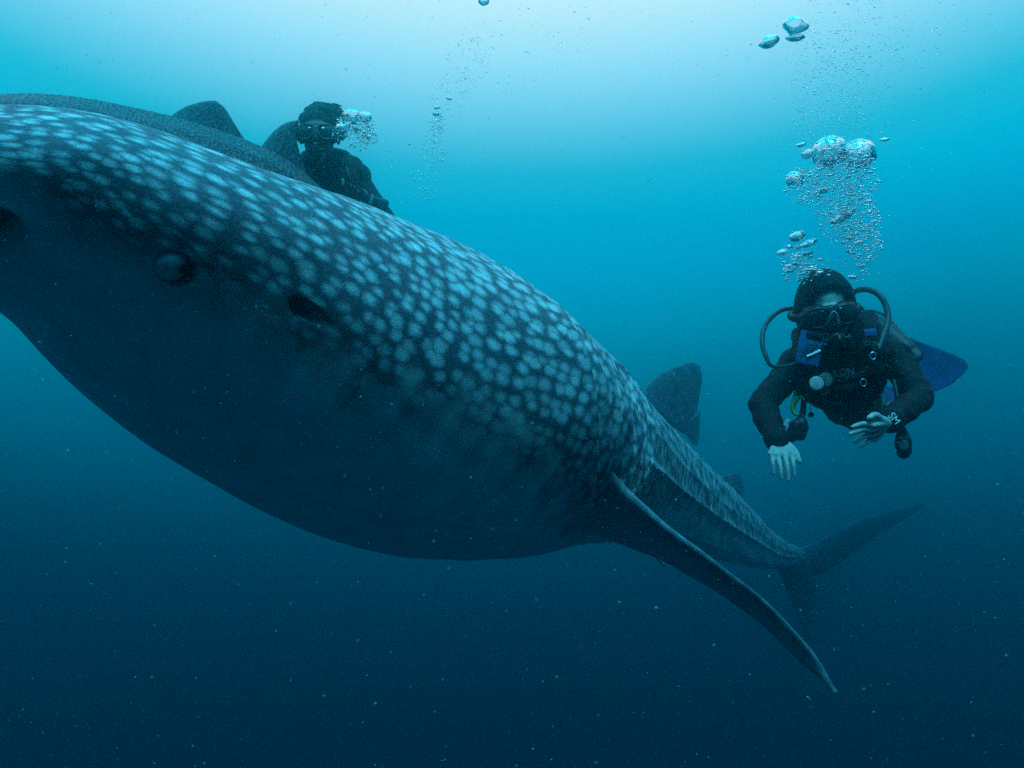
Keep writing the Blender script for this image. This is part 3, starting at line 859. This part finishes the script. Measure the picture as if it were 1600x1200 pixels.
# right hand: hanging, back of the hand to the camera
hand_r = hand_shapes(at(1216, 688, 2.575), [at(1236, 709, 2.55), at(1226, 711, 2.545), at(1215, 711, 2.545), at(1205, 709, 2.55)],
                     [at(1241, 744, 2.53), at(1232, 751, 2.52), at(1221, 748, 2.52), at(1209, 741, 2.53)],
                     [at(1232, 697, 2.57), at(1242, 706, 2.555), at(1249, 721, 2.54)], (0, -1, .15), .0070)
hand_l = hand_shapes(at(1386, 660, 2.48), [at(1362, 664, 2.44), at(1360, 672, 2.45), at(1362, 680, 2.465), at(1367, 686, 2.48)],
                     [at(1332, 667, 2.42), at(1329, 678, 2.42), at(1335, 690, 2.44), at(1346, 697, 2.46)],
                     [at(1376, 655, 2.46), at(1367, 649, 2.44), at(1358, 653, 2.42)], (-.1, -.55, .85))
chest = at(1320, 588, 3.02); waist = at(1322, 620, 3.26); pelv = at(1330, 622, 3.46)
hip1, kn1, an1 = at(1340, 604, 3.48), at(1362, 590, 3.80), at(1380, 556, 4.12)
hip2, kn2, an2 = at(1322, 630, 3.46), at(1345, 652, 3.72), at(1374, 640, 4.10)
core = [ball(chest, (.128, .17, .120)), tube([chest, waist, pelv], [.12, .098, .115], 20, 6), tube([sh_r, at(1320, 558, 2.98), sh_l], [.058, .10, .058], 18, 8)]
neck = tube([HL(0, -.03, -.07), at(1318, 560, 2.98)], [.056, .070], 16, 4)
legs = [tube([hip1, kn1], [.092, .062], 16, 5), tube([kn1, an1], [.060, .040], 16, 5), tube([an1, at(1397, 534, 4.08)], [.038, .034], 12, 4),
        tube([hip2, kn2], [.092, .062], 16, 5), tube([kn2, an2], [.060, .040], 16, 5), tube([an2, at(1388, 648, 4.12)], [.038, .034], 12, 4)]
arms = [tube([sh_r, el_r], [.046, .038], 16, 5), tube([el_r, wr_r], [.038, .027], 16, 5), tube([sh_l, el_l], [.046, .038], 16, 5), tube([el_l, wr_l], [.038, .027], 16, 5)]
union('body', skull(hc, HM) + core + [neck] + legs + arms + hand_r + hand_l, .0030, 3, FLESH, DV)
suit = [ball(chest, (.136, .18, .126)), tube([chest, waist, pelv], [.128, .106, .123], 20, 6), tube([sh_r, at(1320, 558, 2.98), sh_l], [.066, .108, .066], 18, 8),
        tube([HL(0, -.03, -.10), at(1318, 560, 2.98)], [.066, .080], 16, 4),
        tube([hip1, kn1], [.099, .068], 16, 5), tube([kn1, an1], [.066, .046], 16, 5), tube([hip2, kn2], [.099, .068], 16, 5), tube([kn2, an2], [.066, .046], 16, 5)]
for a_, b_, c_ in ((sh_r, el_r, wr_r), (sh_l, el_l, wr_l)):
    suit += [tube([a_, (a_ + b_) / 2, b_], [.060, .051, .046], 18, 6), tube([b_, (b_ + c_) / 2, c_], [.046, .043, .034], 18, 6), ball(b_, (.047, .047, .047))]
WS = union('wetsuit', suit, .0055, 4, NEO, DV, wrinkle=(.008, 24))
hood = mesh_obj('hood', hood_shell(HL(0, -.012, .012), HM, (.103, .118, .142), .074, -.175, .080), NEO, DV)
MK = dive_mask(HL(.010, .080, -.004), HM, DV, RIM, 1.10, PALE)
RG = regulator(HL(.006, .112, -.086), HM, DV, YELLOW)
# buoyancy vest with shoulder yokes, blue pocket and badges
bc = [tube([at(1262, 560, 2.80), at(1276, 592, 2.83), at(1300, 618, 2.95)], [.058, .066, .06], 16, 6, flat=((0, 1, .2), .75)),
      tube([at(1372, 550, 2.82), at(1358, 582, 2.84), at(1338, 610, 2.95)], [.058, .066, .06], 16, 6, flat=((0, 1, .2), .75)),
      tube([at(1258, 524, 2.90), at(1262, 556, 2.80)], [.040, .056], 14, 5), tube([at(1352, 503, 2.92), at(1370, 548, 2.82)], [.044, .056], 14, 5),
      rbox(at(1252, 526, 2.88), (.062, .06, .05), frame((0, -1, 0), (.45, 0, 1)), .25), rbox(at(1353, 505, 2.90), (.066, .06, .06), frame((0, -1, 0), (-.3, 0, 1)), .25),
      tube([at(1280, 606, 2.84), at(1318, 612, 2.86), at(1345, 602, 2.85)], .045, 14, 6), tube([at(1264, 588, 2.83), at(1254, 606, 2.90), at(1285, 622, 3.02)], [.04, .035, .04], 14, 5),
      ball(at(1312, 598, 3.05), (.140, .16, .115))]
BCD = union('buoyancy_vest', bc, .0055, 3, NYLON, DV, wrinkle=(.008, 22))
up1 = (.28, .1, 1)
pk = mesh_obj('pocket', patch(at(1265, 545, 2.725), (-.12, -1, .12), (.22, 0, 1), .078, .118, .022, .25), BLUE, BCD)
mesh_obj('pocket_flap', patch(at(1272, 525, 2.722), (-.10, -1, .25), (.22, 0, 1), .055, .020, .026, .3), NYLON, BCD)
ring = [at(1268 + 12.0 * math.cos(a), 545 + 12.0 * math.sin(a), 2.709) for a in np.linspace(0, 2 * np.pi, 25)]
mesh_obj('emblem_ring', tube(ring, .0017, 6, 2), GREYPRINT, BCD)
for dx_, dy_ in ((1, 1), (1, -1)):
    mesh_obj('emblem_bar', tube([at(1268 - 6 * dx_, 545 - 6 * dy_, 2.709), at(1268 + 6 * dx_, 545 + 6 * dy_, 2.709)], .0016, 6, 2), GREYPRINT, BCD)
dm = [at(1268 + 8 * math.cos(a), 545 + 8 * math.sin(a), 2.709) for a in np.arange(0, 6) * math.pi / 2]
mesh_obj('emblem_diamond', tube(dm[:5], .0016, 6, 1), GREYPRINT, BCD)
mesh_obj('reflective_strip', tube([at(1262, 556.5, 2.704), at(1269, 553.5, 2.704)], .0042, 8, 2, flat=((0, 1, 0), .4)), WHITE, BCD)
mesh_obj('reflective_strip', tube([at(1271.5, 552.5, 2.704), at(1281, 548, 2.704)], .0046, 8, 2, flat=((0, 1, 0), .4)), WHITE, BCD)
mesh_obj('badge', patch(at(1359, 520, 2.762), (.05, -1, .2), (-.10, 0, 1), .044, .028, .012, .3), BLUE, BCD)
letters('ICON', at(1361, 537, 2.748), (.05, -1, .15), (.05, 0, 1), .022, GREYPRINT, BCD)
letters('KON', at(1318, 582, 2.742), (0, -1, .1), (-.12, 0, 1), .034, GREYPRINT, BCD)
mesh_obj('chest_strap', tube([at(1278, 590, 2.765), at(1316, 594, 2.785), at(1356, 584, 2.78)], .016, 10, 6, flat=((0, 1, 0), .4)), NYLON, BCD)
for (u_, v_) in ((1297, 618), (1302, 622)):
    mesh_obj('strap_buckle', patch(at(u_, v_, 2.83), (0, -1, -.2), (.7, 0, 1), .010, .036, .01, .3), STEEL, BCD)
for pts in ([(1262, 528, 2.79), (1268, 560, 2.735), (1282, 600, 2.77), (1302, 622, 2.86)], [(1368, 512, 2.80), (1366, 548, 2.755), (1356, 588, 2.775), (1338, 615, 2.87)]):
    mesh_obj('webbing', tube([at(*p) for p in pts], .013, 8, 6, flat=((0, 1, .1), .35)), NYLON, BCD)
for (u_, v_, Y_) in ((1272, 566, 2.715), (1364, 556, 2.735), (1288, 611, 2.76), (1349, 598, 2.77), (1310, 626, 2.84)):
    mesh_obj('ring', tube([at(u_ + 4.6 * math.cos(a), v_ + 5.6 * math.sin(a), Y_) for a in np.linspace(0, 2 * np.pi, 15)], .0022, 6, 2), STEEL, BCD)
# tank with valve on the back
tk = mesh_obj('tank', tube([at(1322, 545, 3.20), at(1342, 575, 3.75)], .088, 24, 8), STEEL, DV)
mesh_obj('valve', tube([at(1320, 541, 3.06), at(1321, 543, 3.12)], .022, 12, 3), STEEL, tk)
# hoses
mesh_obj('regulator_hose', tube([at(1300, 500, 3.02), at(1268, 478, 2.98), at(1246, 481, 2.92), at(1218, 486, 2.84), at(1196, 508, 2.76), at(1191, 536, 2.72), at(1198, 560, 2.70), at(1207, 572, 2.70), at(1232, 571, 2.715), at(1252, 563, 2.735), at(1270, 552, 2.74), at(1283, 543, 2.71), at(1289, 539, 2.69)], [.0085] * 6 + [.0075, .006, .0048, .0045, .0045, .006, .007], 12, 6), HOSE, DV)
mesh_obj('inflator_hose', tube([at(1318, 480, 3.04), at(1330, 460, 2.99), at(1342, 453, 2.94), at(1358, 453, 2.90), at(1374, 461, 2.87), at(1385, 480, 2.85), at(1387, 500, 2.83), at(1382, 520, 2.80), at(1372, 545, 2.77)], .0112, 14, 6), HOSE, DV)
# gauges on the chest
g1 = mesh_obj('gauge', disc(at(1290, 594, 2.735), (.1, -1, .1), .029, .022), RUBBER, DV)
mesh_obj('dial', disc(at(1290, 594, 2.722), (.1, -1, .1), .025, .006), GREYPRINT, g1)
g2 = mesh_obj('gauge', disc(at(1276, 599, 2.715), (-.05, -1, .15), .027, .022), RUBBER, DV)
mesh_obj('dial', disc(at(1276, 599, 2.702), (-.05, -1, .15), .0245, .006), PALE, g2)
# hanging gear on the left of the picture: yellow looped hose, clip and a black torch block, weight on a string
mesh_obj('octopus_hose', tube([at(1243, 612, 2.80), at(1241, 622, 2.79), at(1237, 636, 2.78), at(1241, 646, 2.775), at(1250, 648, 2.77), at(1256, 640, 2.77), at(1257, 628, 2.775), at(1251, 620, 2.78), at(1244, 628, 2.785), at(1238, 640, 2.79)], .0058, 10, 6), YELLOW, DV)
con = union('hanging_torch', [rbox(at(1246, 672, 2.74), (.062, .05, .066), frame((.1, -1, 0), (.35, 0, 1)), .3), rbox(at(1240, 682, 2.74), (.05, .04, .03), frame((.1, -1, 0), (-.5, 0, 1)), .3), ball(at(1251, 664, 2.735), (.024, .026, .03))], .004, 2, RUBBER, DV)
mesh_obj('lanyard', tube([at(1256, 625, 2.78), at(1254, 645, 2.765), at(1249, 664, 2.75)], [.009, .011, .010], 10, 5), NYLON, con)
mesh_obj('tag', patch(at(1229, 660, 2.75), (.3, -1, .2), (.8, 0, 1), .014, .032, .003), PALE, con)
mesh_obj('tag', patch(at(1228, 667, 2.75), (-.1, -1, .3), (1.6, 0, .4), .014, .032, .003), PALE, con)
wt = mesh_obj('string_weight', ball(at(1267, 648, 2.80), (.011, .011, .0095)), RUBBER, DV)
mesh_obj('string', tube([at(1265, 624, 2.83), at(1266, 636, 2.81), at(1267, 646, 2.80)], .0013, 6, 3), NYLON, wt)
# console hanging on a hose below the other arm
con = union('gauge_console', [tube([at(1409, 672, 2.60), at(1411, 690, 2.60), at(1412, 706, 2.60)], [.016, .028, .024], 16, 6, flat=((0, 1, 0), .6)), rbox(at(1412, 697, 2.595), (.046, .03, .062), frame((0, -1, 0), (-.08, 0, 1)), .35)], .0035, 2, RUBBER, DV)
mesh_obj('console_hose', tube([at(1397, 595, 2.78), at(1401, 615, 2.74), at(1404, 640, 2.68), at(1407, 660, 2.63), at(1409, 674, 2.60)], [.008, .008, .008, .009, .011], 10, 6), RUBBER, con)
mesh_obj('dial', disc(at(1412, 696, 2.577), (0, -1, .05), .017, .006), GREYPRINT, con)
# wrist lettering on the sleeve
M_ = wr_l - el_l; M_ = M_ / np.linalg.norm(M_)
mesh_obj('cuff', tube([wr_l + (el_l - wr_l) * .02, wr_l + (el_l - wr_l) * .07], .0405, 16, 3), NEO, DV)
mesh_obj('cuff', tube([wr_r + (el_r - wr_r) * .02, wr_r + (el_r - wr_r) * .07], .0405, 16, 3), NEO, DV)
def on_surface(names, root, u, v, lift=.002):
    d = at(u, v, 1.0); d /= np.linalg.norm(d); best = None
    for o in root.children:
        if o.name.split('.')[0] not in names: continue
        off = wloc(o)
        ok, p, n, _ = o.ray_cast(Vector(-off), Vector(d))
        if ok and (best is None or p.length and (np.array(p) + off)[1] < best[0][1]): best = (np.array(p) + off, np.array(n))
    return best[0] - d * lift, best[1]
bpy.context.view_layer.update()
p_, n_ = on_surface(('wetsuit', 'cuff'), DV, 1397, 654, .004)
letters('SM', p_, n_, (.80, -.1, .62), .030, WHITE, DV, 'sleeve_lettering')
# fins
scuba_fin(at(1399, 530, 4.08), at(1488, 600, 3.82), (-.25, -1, .35), .25, DV, BLUEFIN)
scuba_fin(at(1396, 640, 4.14), at(1410, 622, 4.60), (.2, -.6, .8), .22, DV, BLUEFIN)

# ---- the diver on the left, behind the sharks
DW = empty('person', at(508, 340, 4.05), 'dark diver with wet tousled hair half hidden behind the sharks, bubbles beside the head', 'diver', 'scuba divers')
KW = 1.16
hc2 = at(499, 212, 3.95)
HM2 = frame((.12, -1.0, -.05), (-.02, 0, 1))
H2 = lambda x, y, z: hc2 + HM2 @ (np.array([x, y, z]) * KW)
s_r, e_r, w_r = at(468, 275, 4.10), at(440, 370, 4.10), at(470, 440, 3.95)
s_l, e_l, w_l = at(556, 278, 4.05), at(608, 352, 4.02), at(575, 430, 3.88)
tor = lambda k: [tube([at(508, 300, 4.12), at(512, 350, 4.15), at(516, 420, 4.2), at(520, 470, 4.25)], [.135 + k, .14 + k, .125 + k, .14 + k], 20, 6), tube([s_r, at(508, 276, 4.1), s_l], [.075 + k, .12 + k, .075 + k], 16, 8)]
lg = lambda k: [tube([at(500, 475, 4.25), at(480, 610, 4.4)], [.09 + k, .06 + k], 16, 5), tube([at(480, 610, 4.4), at(470, 720, 4.65)], [.058 + k, .04 + k], 16, 5),
                tube([at(542, 475, 4.25), at(545, 612, 4.35)], [.09 + k, .06 + k], 16, 5), tube([at(545, 612, 4.35), at(535, 725, 4.6)], [.058 + k, .04 + k], 16, 5)]
am = lambda k: [q for a_, b_, c_ in ((s_r, e_r, w_r), (s_l, e_l, w_l)) for q in (tube([a_, b_], [.056 + k, .045 + k], 16, 5), tube([b_, c_], [.045 + k, .028 + k], 16, 5))]
def hand_at(w, d, n, side):
    M = frame(d, n)
    L_ = lambda x, y, z: w + M @ np.array([x * side, y, z])
    return hand_shapes(L_(0, .01, 0), [L_(.030, .085, 0), L_(.011, .092, .003), L_(-.009, .090, .003), L_(-.027, .080, 0)],
                       [L_(.036, .150, -.02), L_(.013, .165, -.02), L_(-.011, .160, -.022), L_(-.033, .135, -.02)], [L_(.030, .035, -.004), L_(.048, .062, -.010), L_(.058, .090, -.018)], M[:, 2])
union('body', skull(hc2, HM2, KW) + [tube([H2(0, -.03, -.06), at(507, 275, 4.1)], [.066, .085], 16, 4)] + tor(0) + lg(0) + am(0) + hand_at(w_r, w_r - e_r, (0, -.3, 1), 1) + hand_at(w_l, w_l - e_l, (0, -.3, 1), -1), .0045, 3, FLESH_DARK, DW)
union('wetsuit', tor(.008) + lg(.007) + am(.007) + [tube([H2(0, -.03, -.115), at(507, 272, 4.1)], [.080, .10], 16, 4)], .007, 4, NEO, DW, wrinkle=(.007, 14))
# hair: a cap of tangled locks drifting up and to the right
hp = [ball(H2(-.002, -.022, .050), np.array([.086, .100, .086]) * KW, HM2, 24, 16)]
hr = random.Random(3)
for k in range(110):
    a = hr.uniform(0, 2 * math.pi); e = hr.uniform(.15, 1.45)
    n0 = np.array([math.cos(a) * math.cos(e), math.sin(a) * math.cos(e), math.sin(e)])
    if n0[1] > .45 and n0[2] < .55: continue
    p0 = np.array([0, -.02, .045]) + n0 * np.array([.080, .094, .082])
    ln = hr.uniform(.016, .038) * (1.2 if n0[2] > .6 else .5)
    dr = n0 * .35 + np.array([-.8 + hr.uniform(-.3, .3), hr.uniform(-.3, .3), .15 + hr.uniform(-.3, .2)])
    p1 = p0 + dr * ln * .6; p2_ = p1 + (dr + np.array([-.5, 0, -.9])) * ln * .5
    hp.append(tube([H2(*p0), H2(*p1), H2(*p2_)], np.array([.012, .009, .003]) * KW, 7, 4))
mesh_obj('hair', join(hp), HAIR, DW)
dive_mask(H2(.002, .082, -.010), HM2, DW, FRAMEPALE, 1.18, FRAMEPALE)
regulator(H2(.006, .112, -.086), HM2, DW, None)
bv = [tube([at(480, 262, 3.98), at(484, 300, 3.96), at(492, 350, 4.0)], [.05, .06, .07], 14, 6), tube([at(541, 262, 3.96), at(543, 300, 3.93), at(540, 350, 3.98)], [.05, .06, .07], 14, 6),
      tube([at(485, 330, 4.0), at(520, 335, 3.97), at(560, 330, 3.98)], .06, 14, 6), tube([at(470, 268, 4.02), at(488, 254, 4.06), at(507, 252, 4.12), at(530, 253, 4.06), at(552, 266, 4.0)], [.06, .066, .07, .066, .06], 14, 6), ball(at(510, 340, 4.15), (.17, .15, .20))]
V2 = union('buoyancy_vest', bv, .007, 3, NYLON, DW, wrinkle=(.009, 20))
mesh_obj('clip', patch(at(536, 284, 3.865), (.1, -1, .1), (0, 0, 1), .013, .034, .01), PALE, V2)
for (u_, v_, w_, h_, r_) in ((549, 290, .012, .014, .3), (554, 292, .016, .016, -.2), (560, 297, .015, .022, .4), (571, 301, .018, .036, .5), (576, 309, .012, .012, 0)):
    mesh_obj('strap_ring', patch(at(u_, v_, 3.86), (.1, -1, .2), (-r_, 0, 1), w_, h_, .008), PALE, V2)
mesh_obj('gauge_hose', tube([at(541, 262, 3.88), at(546, 277, 3.86), at(556, 290, 3.86), at(572, 303, 3.86), at(585, 315, 3.86)], .007, 10, 6), HOSE, DW)
cg = mesh_obj('gauge', rbox(at(593, 318, 3.87), (.085, .04, .055), frame((.1, -1, .1), (.3, 0, 1)), .35, 3), RUBBER, DW)
mesh_obj('gauge_band', rbox(at(581, 313, 3.85), (.014, .04, .052), frame((.1, -1, .1), (.25, 0, 1)), .3), PALE, cg)
tk2 = mesh_obj('tank', tube([at(505, 285, 4.36), at(515, 430, 4.45)], .09, 20, 6), STEEL, DW)
mesh_obj('valve', tube([at(504, 268, 4.33), at(505, 278, 4.34)], .022, 10, 3), STEEL, tk2)
mesh_obj('regulator_hose', tube([at(505, 262, 4.30), at(480, 262, 4.18), at(474, 268, 4.02), at(486, 272, 3.90), at(500, 255, 3.84), at(506, 243, 3.83)], .0085, 10, 6), HOSE, DW)
scuba_fin(at(470, 735, 4.72), at(465, 800, 5.1), (0, -.8, .6), .24, DW, RUBBER)
scuba_fin(at(535, 740, 4.68), at(538, 805, 5.05), (0, -.8, .6), .24, DW, RUBBER)

# ------------------------------------------------------------------ bubbles
def bubble_mesh(name, flat, seed, sub=3, rough=.10, cap=False):
    bm = bmesh.new(); bmesh.ops.create_icosphere(bm, subdivisions=sub, radius=1.0)
    for v in bm.verts:
        p = v.co.copy()
        n = mnoise.noise(p * 1.4 + Vector((seed * 7.1, 0, 0))) * rough + mnoise.noise(p * 3.7 + Vector((0, seed * 3.3, 0))) * rough * .45
        v.co = p * (1 + n)
        v.co.z *= flat
        if cap and v.co.z < 0:                              # mushroom cap: hollowed, ragged underside
            rr_ = math.hypot(v.co.x, v.co.y)
            v.co.z = v.co.z * .8 + mnoise.noise(p * 4 + Vector((seed, 0, 0))) * .16
    me = bpy.data.meshes.new(name); bm.to_mesh(me); bm.free()
    me.polygons.foreach_set('use_smooth', [True] * len(me.polygons)); me.materials.append(BUBBLE)
    return me
BM = [bubble_mesh('bubble', f, k, 3, rg_) for k, (f, rg_) in enumerate(((.75, .08), (.55, .16), (.42, .20), (.62, .25), (.9, .06)))]
BC = [bubble_mesh('bubble', .92, 11 + k, 4, .07, True) for k in range(3)]
for m_ in BC: m_.materials[0] = DOME
def bubble(u, v, Y, r_px, me, tilt=0, label=None, group=None, sx=1.0):
    o = bpy.data.objects.new('bubble', me); COL.objects.link(o)
    r = r_px * Y / F
    o.location = tuple(float(x) for x in at(u, v, Y)); o.scale = (r * sx, r, r)
    o.rotation_euler = (R(random.uniform(-12, 12)), R(tilt), R(random.uniform(0, 360)) if sx == 1 else 0)
    return tag(o, label, 'bubble', group)
G1 = 'bubbles rising above the right diver'
bubble(1296, 238, 2.86, 27, BC[0], -4, 'biggest domed bubble high above the right diver, left one of the pair', G1)
bubble(1342, 242, 2.90, 26, BC[1], 6, 'big domed bubble high above the right diver, right one of the pair', G1)
bubble(1242, 281, 2.84, 14, BC[2], -5, 'mid sized domed bubble at the left edge of the right plume', G1)
bubble(1202, 65, 2.55, 14, BM[1], -12, 'lone flat oval bubble near the top, left of the round bubble', G1, 1.1)
bubble(1243, 40, 2.55, 18, BM[3], 8, 'lumpy round bubble near the top edge above the right plume', G1)
bubble(1243, 59, 2.56, 10, BM[2], 0, 'thin flat bubble just under the lumpy round bubble near the top', G1, 1.5)
bubble(1246, 369, 2.72, 13, BM[1], -8, 'flat wide bubble lower left in the right plume, above two smaller ones', G1)
bubble(1264, 380, 2.74, 12, BM[2], -22, 'slanting thin bubble in the lower left of the right plume', G1, 1.2)
bubble(1223, 394, 2.70, 8, BM[1], -15, 'small tilted oval bubble at the far lower left of the right plume', G1, 1.1)
bubble(1261, 396, 2.72, 8, BM[2], -8, 'thin bubble directly above the right diver, left of the hood', G1, 1.2)
bubble(1318, 338, 2.80, 18, BM[2], -28, 'long slanting bright bubble in the middle of the right plume', G1, 1.2)
bubble(1262, 241, 2.82, 9, BC[2], -18, 'small cap bubble left of the biggest domed bubble', G1)
bubble(1252, 226, 2.84, 7, BM[2], -12, 'thin bubble left of the biggest domed bubble, above the small cap', G1, 1.2)
bubble(1286, 297, 2.82, 11, BM[2], -6, 'bright flat bubble below the left one of the domed pair', G1)
bubble(1342, 379, 2.80, 6, BM[1], -8, 'small bright bubble in the lower right of the right plume', G1, 1.3)
bubble(1382, 218, 2.86, 6, BM[2], -3, 'small flat bubble right of the domed pair', G1, 1.3)
bubble(756, 1, 2.4, 9, BM[0], 0, 'lone round bubble cut by the top edge of the picture', 'lone bubbles')
G2 = 'bubbles beside the left diver'
bubble(548, 183, 3.72, 15, BM[3], 10, 'big bright lumpy bubble touching the left diver\'s hair', G2)
bubble(571, 183, 3.72, 10, BC[0], 0, 'round domed bubble right of the left diver\'s lumpy bubble', G2)
bubble(535, 200, 3.70, 14, BM[3], 30, 'churned bubble against the left diver\'s temple', G2)
bubble(683, 168, 5.2, 5, BM[1], 10, 'upper of the two dark bubbles topping the distant column', 'distant bubble column')
bubble(682, 178, 5.2, 6, BM[2], 0, 'lower of the two dark bubbles topping the distant column', 'distant bubble column')
bubble(702, 154, 5.2, 5, BM[2], 0, 'flat dark bubble above and right of the distant column\'s top', 'distant bubble column')
SMALL1 = 'small bright bubble among many in the plume above the right diver'
br = random.Random(11)
def plume(n, pts, rlo, rhi, Y0, dY):
    """Random spots inside a chain of discs (u, v, radius, weight)."""
    out = []
    ws = [p[3] for p in pts]
    while len(out) < n:
        u, v, r, w = br.choices(pts, ws)[0]
        a, q = br.uniform(0, 2 * math.pi), math.sqrt(br.random()) * r
        sz = rlo + (rhi - rlo) * br.random() ** 2.6
        out.append((u + q * math.cos(a), v + q * math.sin(a), Y0 + br.uniform(-dY, dY), sz))
    return out
core_ = [(1296, 240, 28, 3), (1342, 246, 28, 3), (1318, 270, 42, 4), (1255, 290, 30, 3), (1300, 300, 48, 5), (1345, 285, 30, 2), (1340, 340, 36, 4), (1350, 380, 30, 3), (1310, 350, 32, 3)]
left_ = [(1250, 385, 26, 3), (1235, 405, 22, 3), (1245, 425, 22, 3), (1262, 420, 20, 3), (1285, 425, 14, 1), (1342, 428, 16, 1.5), (1270, 395, 22, 1)]
for (u, v, Y, r) in plume(70, core_, 2.4, 5.0, 2.82, .12) + plume(70, left_, 2.0, 5.5, 2.70, .05):
    bubble(u, v, Y, r, BM[br.randrange(1, 4)], br.uniform(-25, 15), SMALL1, G1, br.choice((1.0, 1.3, 1.5)))
for (u, v, Y, r) in plume(26, [(545, 195, 18, 3), (570, 200, 16, 3), (578, 212, 12, 2), (560, 220, 14, 1), (530, 205, 10, 1)], 2.2, 4.5, 3.72, .06):
    bubble(u, v, Y, r, BM[br.randrange(1, 4)], br.uniform(-25, 15), 'small bright bubble in the cluster beside the left diver\'s head', G2)

ICO = []
for k in range(4):
    bm = bmesh.new(); bmesh.ops.create_icosphere(bm, subdivisions=1, radius=1.0)
    ICO.append((np.array([tuple(v.co * (1 + .22 * mnoise.noise(v.co * 2 + Vector((k * 5, 0, 0))))) for v in bm.verts]), np.array([[v.index for v in f.verts] for f in bm.faces]))); bm.free()
def mass(name, spots, mat, flat=(.45, .95), wide=(1, 1.7)):
    Vs, Fs, n = [], [], 0
    for (u, v, Y, r) in spots:
        b, f = ICO[br.randrange(4)]
        a = br.uniform(0, 6.28); q = r * Y / F
        S_ = np.array([q * br.uniform(*wide), q, q * br.uniform(*flat)])
        P = b * S_; tl = br.uniform(-.5, .5); ca, sa = math.cos(tl), math.sin(tl)
        P = np.c_[P[:, 0] * ca - P[:, 2] * sa, P[:, 1], P[:, 0] * sa + P[:, 2] * ca]
        Vs.append(P + at(u, v, Y)); Fs.append(f + n); n += len(b)
    return tag(link(name, raw_mesh(name, np.concatenate(Vs), np.concatenate(Fs)), mat), kind='stuff')
rise = [(1300, 190, 60, 5), (1310, 140, 75, 5), (1290, 90, 70, 3), (1330, 60, 90, 3), (1350, 15, 100, 3), (1400, 120, 90, 1.2), (1300, 215, 60, 4), (1240, 240, 40, 1), (1390, 40, 110, 1), (1420, 200, 80, .5)]
sp_ = plume(4200, core_, .5, 2.3, 2.80, .14) + plume(380, left_, .5, 2.0, 2.70, .06) + plume(2200, rise, .35, 1.5, 2.95, .25) + plume(120, [(1300, 330, 90, 1), (1340, 425, 40, 1)], .5, 1.5, 2.8, .1)
mass('bubbles', sp_, FOAM)
sp_ = plume(800, [(545, 195, 20, 3), (570, 200, 18, 3), (578, 214, 14, 2), (560, 222, 16, 1), (530, 208, 12, 1)], .5, 1.7, 3.72, .08) + plume(60, [(590, 250, 25, 1), (620, 280, 40, 1), (600, 240, 30, 1)], .5, 1.3, 3.9, .1)
mass('bubbles', sp_, FOAM)
sp_ = plume(420, [(683, 190, 14, 3), (680, 210, 16, 3), (676, 235, 20, 3), (670, 260, 24, 3), (660, 285, 28, 2)], .5, 1.8, 5.2, .2) + plume(420, [(712, 130, 30, 2), (735, 95, 36, 3), (700, 160, 30, 2), (760, 60, 40, 1), (800, 130, 24, 1), (860, 40, 70, 1.2), (880, 10, 80, 1)], .5, 1.4, 5.4, .3)
mass('bubbles', sp_, FOAM)

# ------------------------------------------------------------------ specks drifting in the water
pr = random.Random(5)
def specks():
    Vs, Fs, n = [], [], 0
    bm = bmesh.new(); bmesh.ops.create_icosphere(bm, subdivisions=1, radius=1.0)
    b = np.array([tuple(v.co) for v in bm.verts]); f = np.array([[v.index for v in q.verts] for q in bm.faces]); bm.free()
    for k in range(9000):
        Y = .85 + 3.4 * pr.random() ** 1.3
        X = pr.uniform(-1.1, 1.1) * .68 * Y; Z = pr.uniform(-1.1, 1.1) * .50 * Y
        r = (.00022 + .0009 * pr.random() ** 5) * (.55 + .45 * Y)
        Q = b * np.array([r * pr.uniform(.6, 2.0), r, r * pr.uniform(.6, 1.2)])
        a = pr.uniform(0, 3.14); ca, sa = math.cos(a), math.sin(a)
        Q = np.c_[Q[:, 0] * ca - Q[:, 2] * sa * .5, Q[:, 1], Q[:, 0] * sa * .5 + Q[:, 2] * ca]
        Vs.append(Q + np.array([X, Y, Z])); Fs.append(f + n); n += len(b)
    return tag(link('drifting_specks', raw_mesh('drifting_specks', np.concatenate(Vs), np.concatenate(Fs)), SPECK), kind='stuff')
specks()
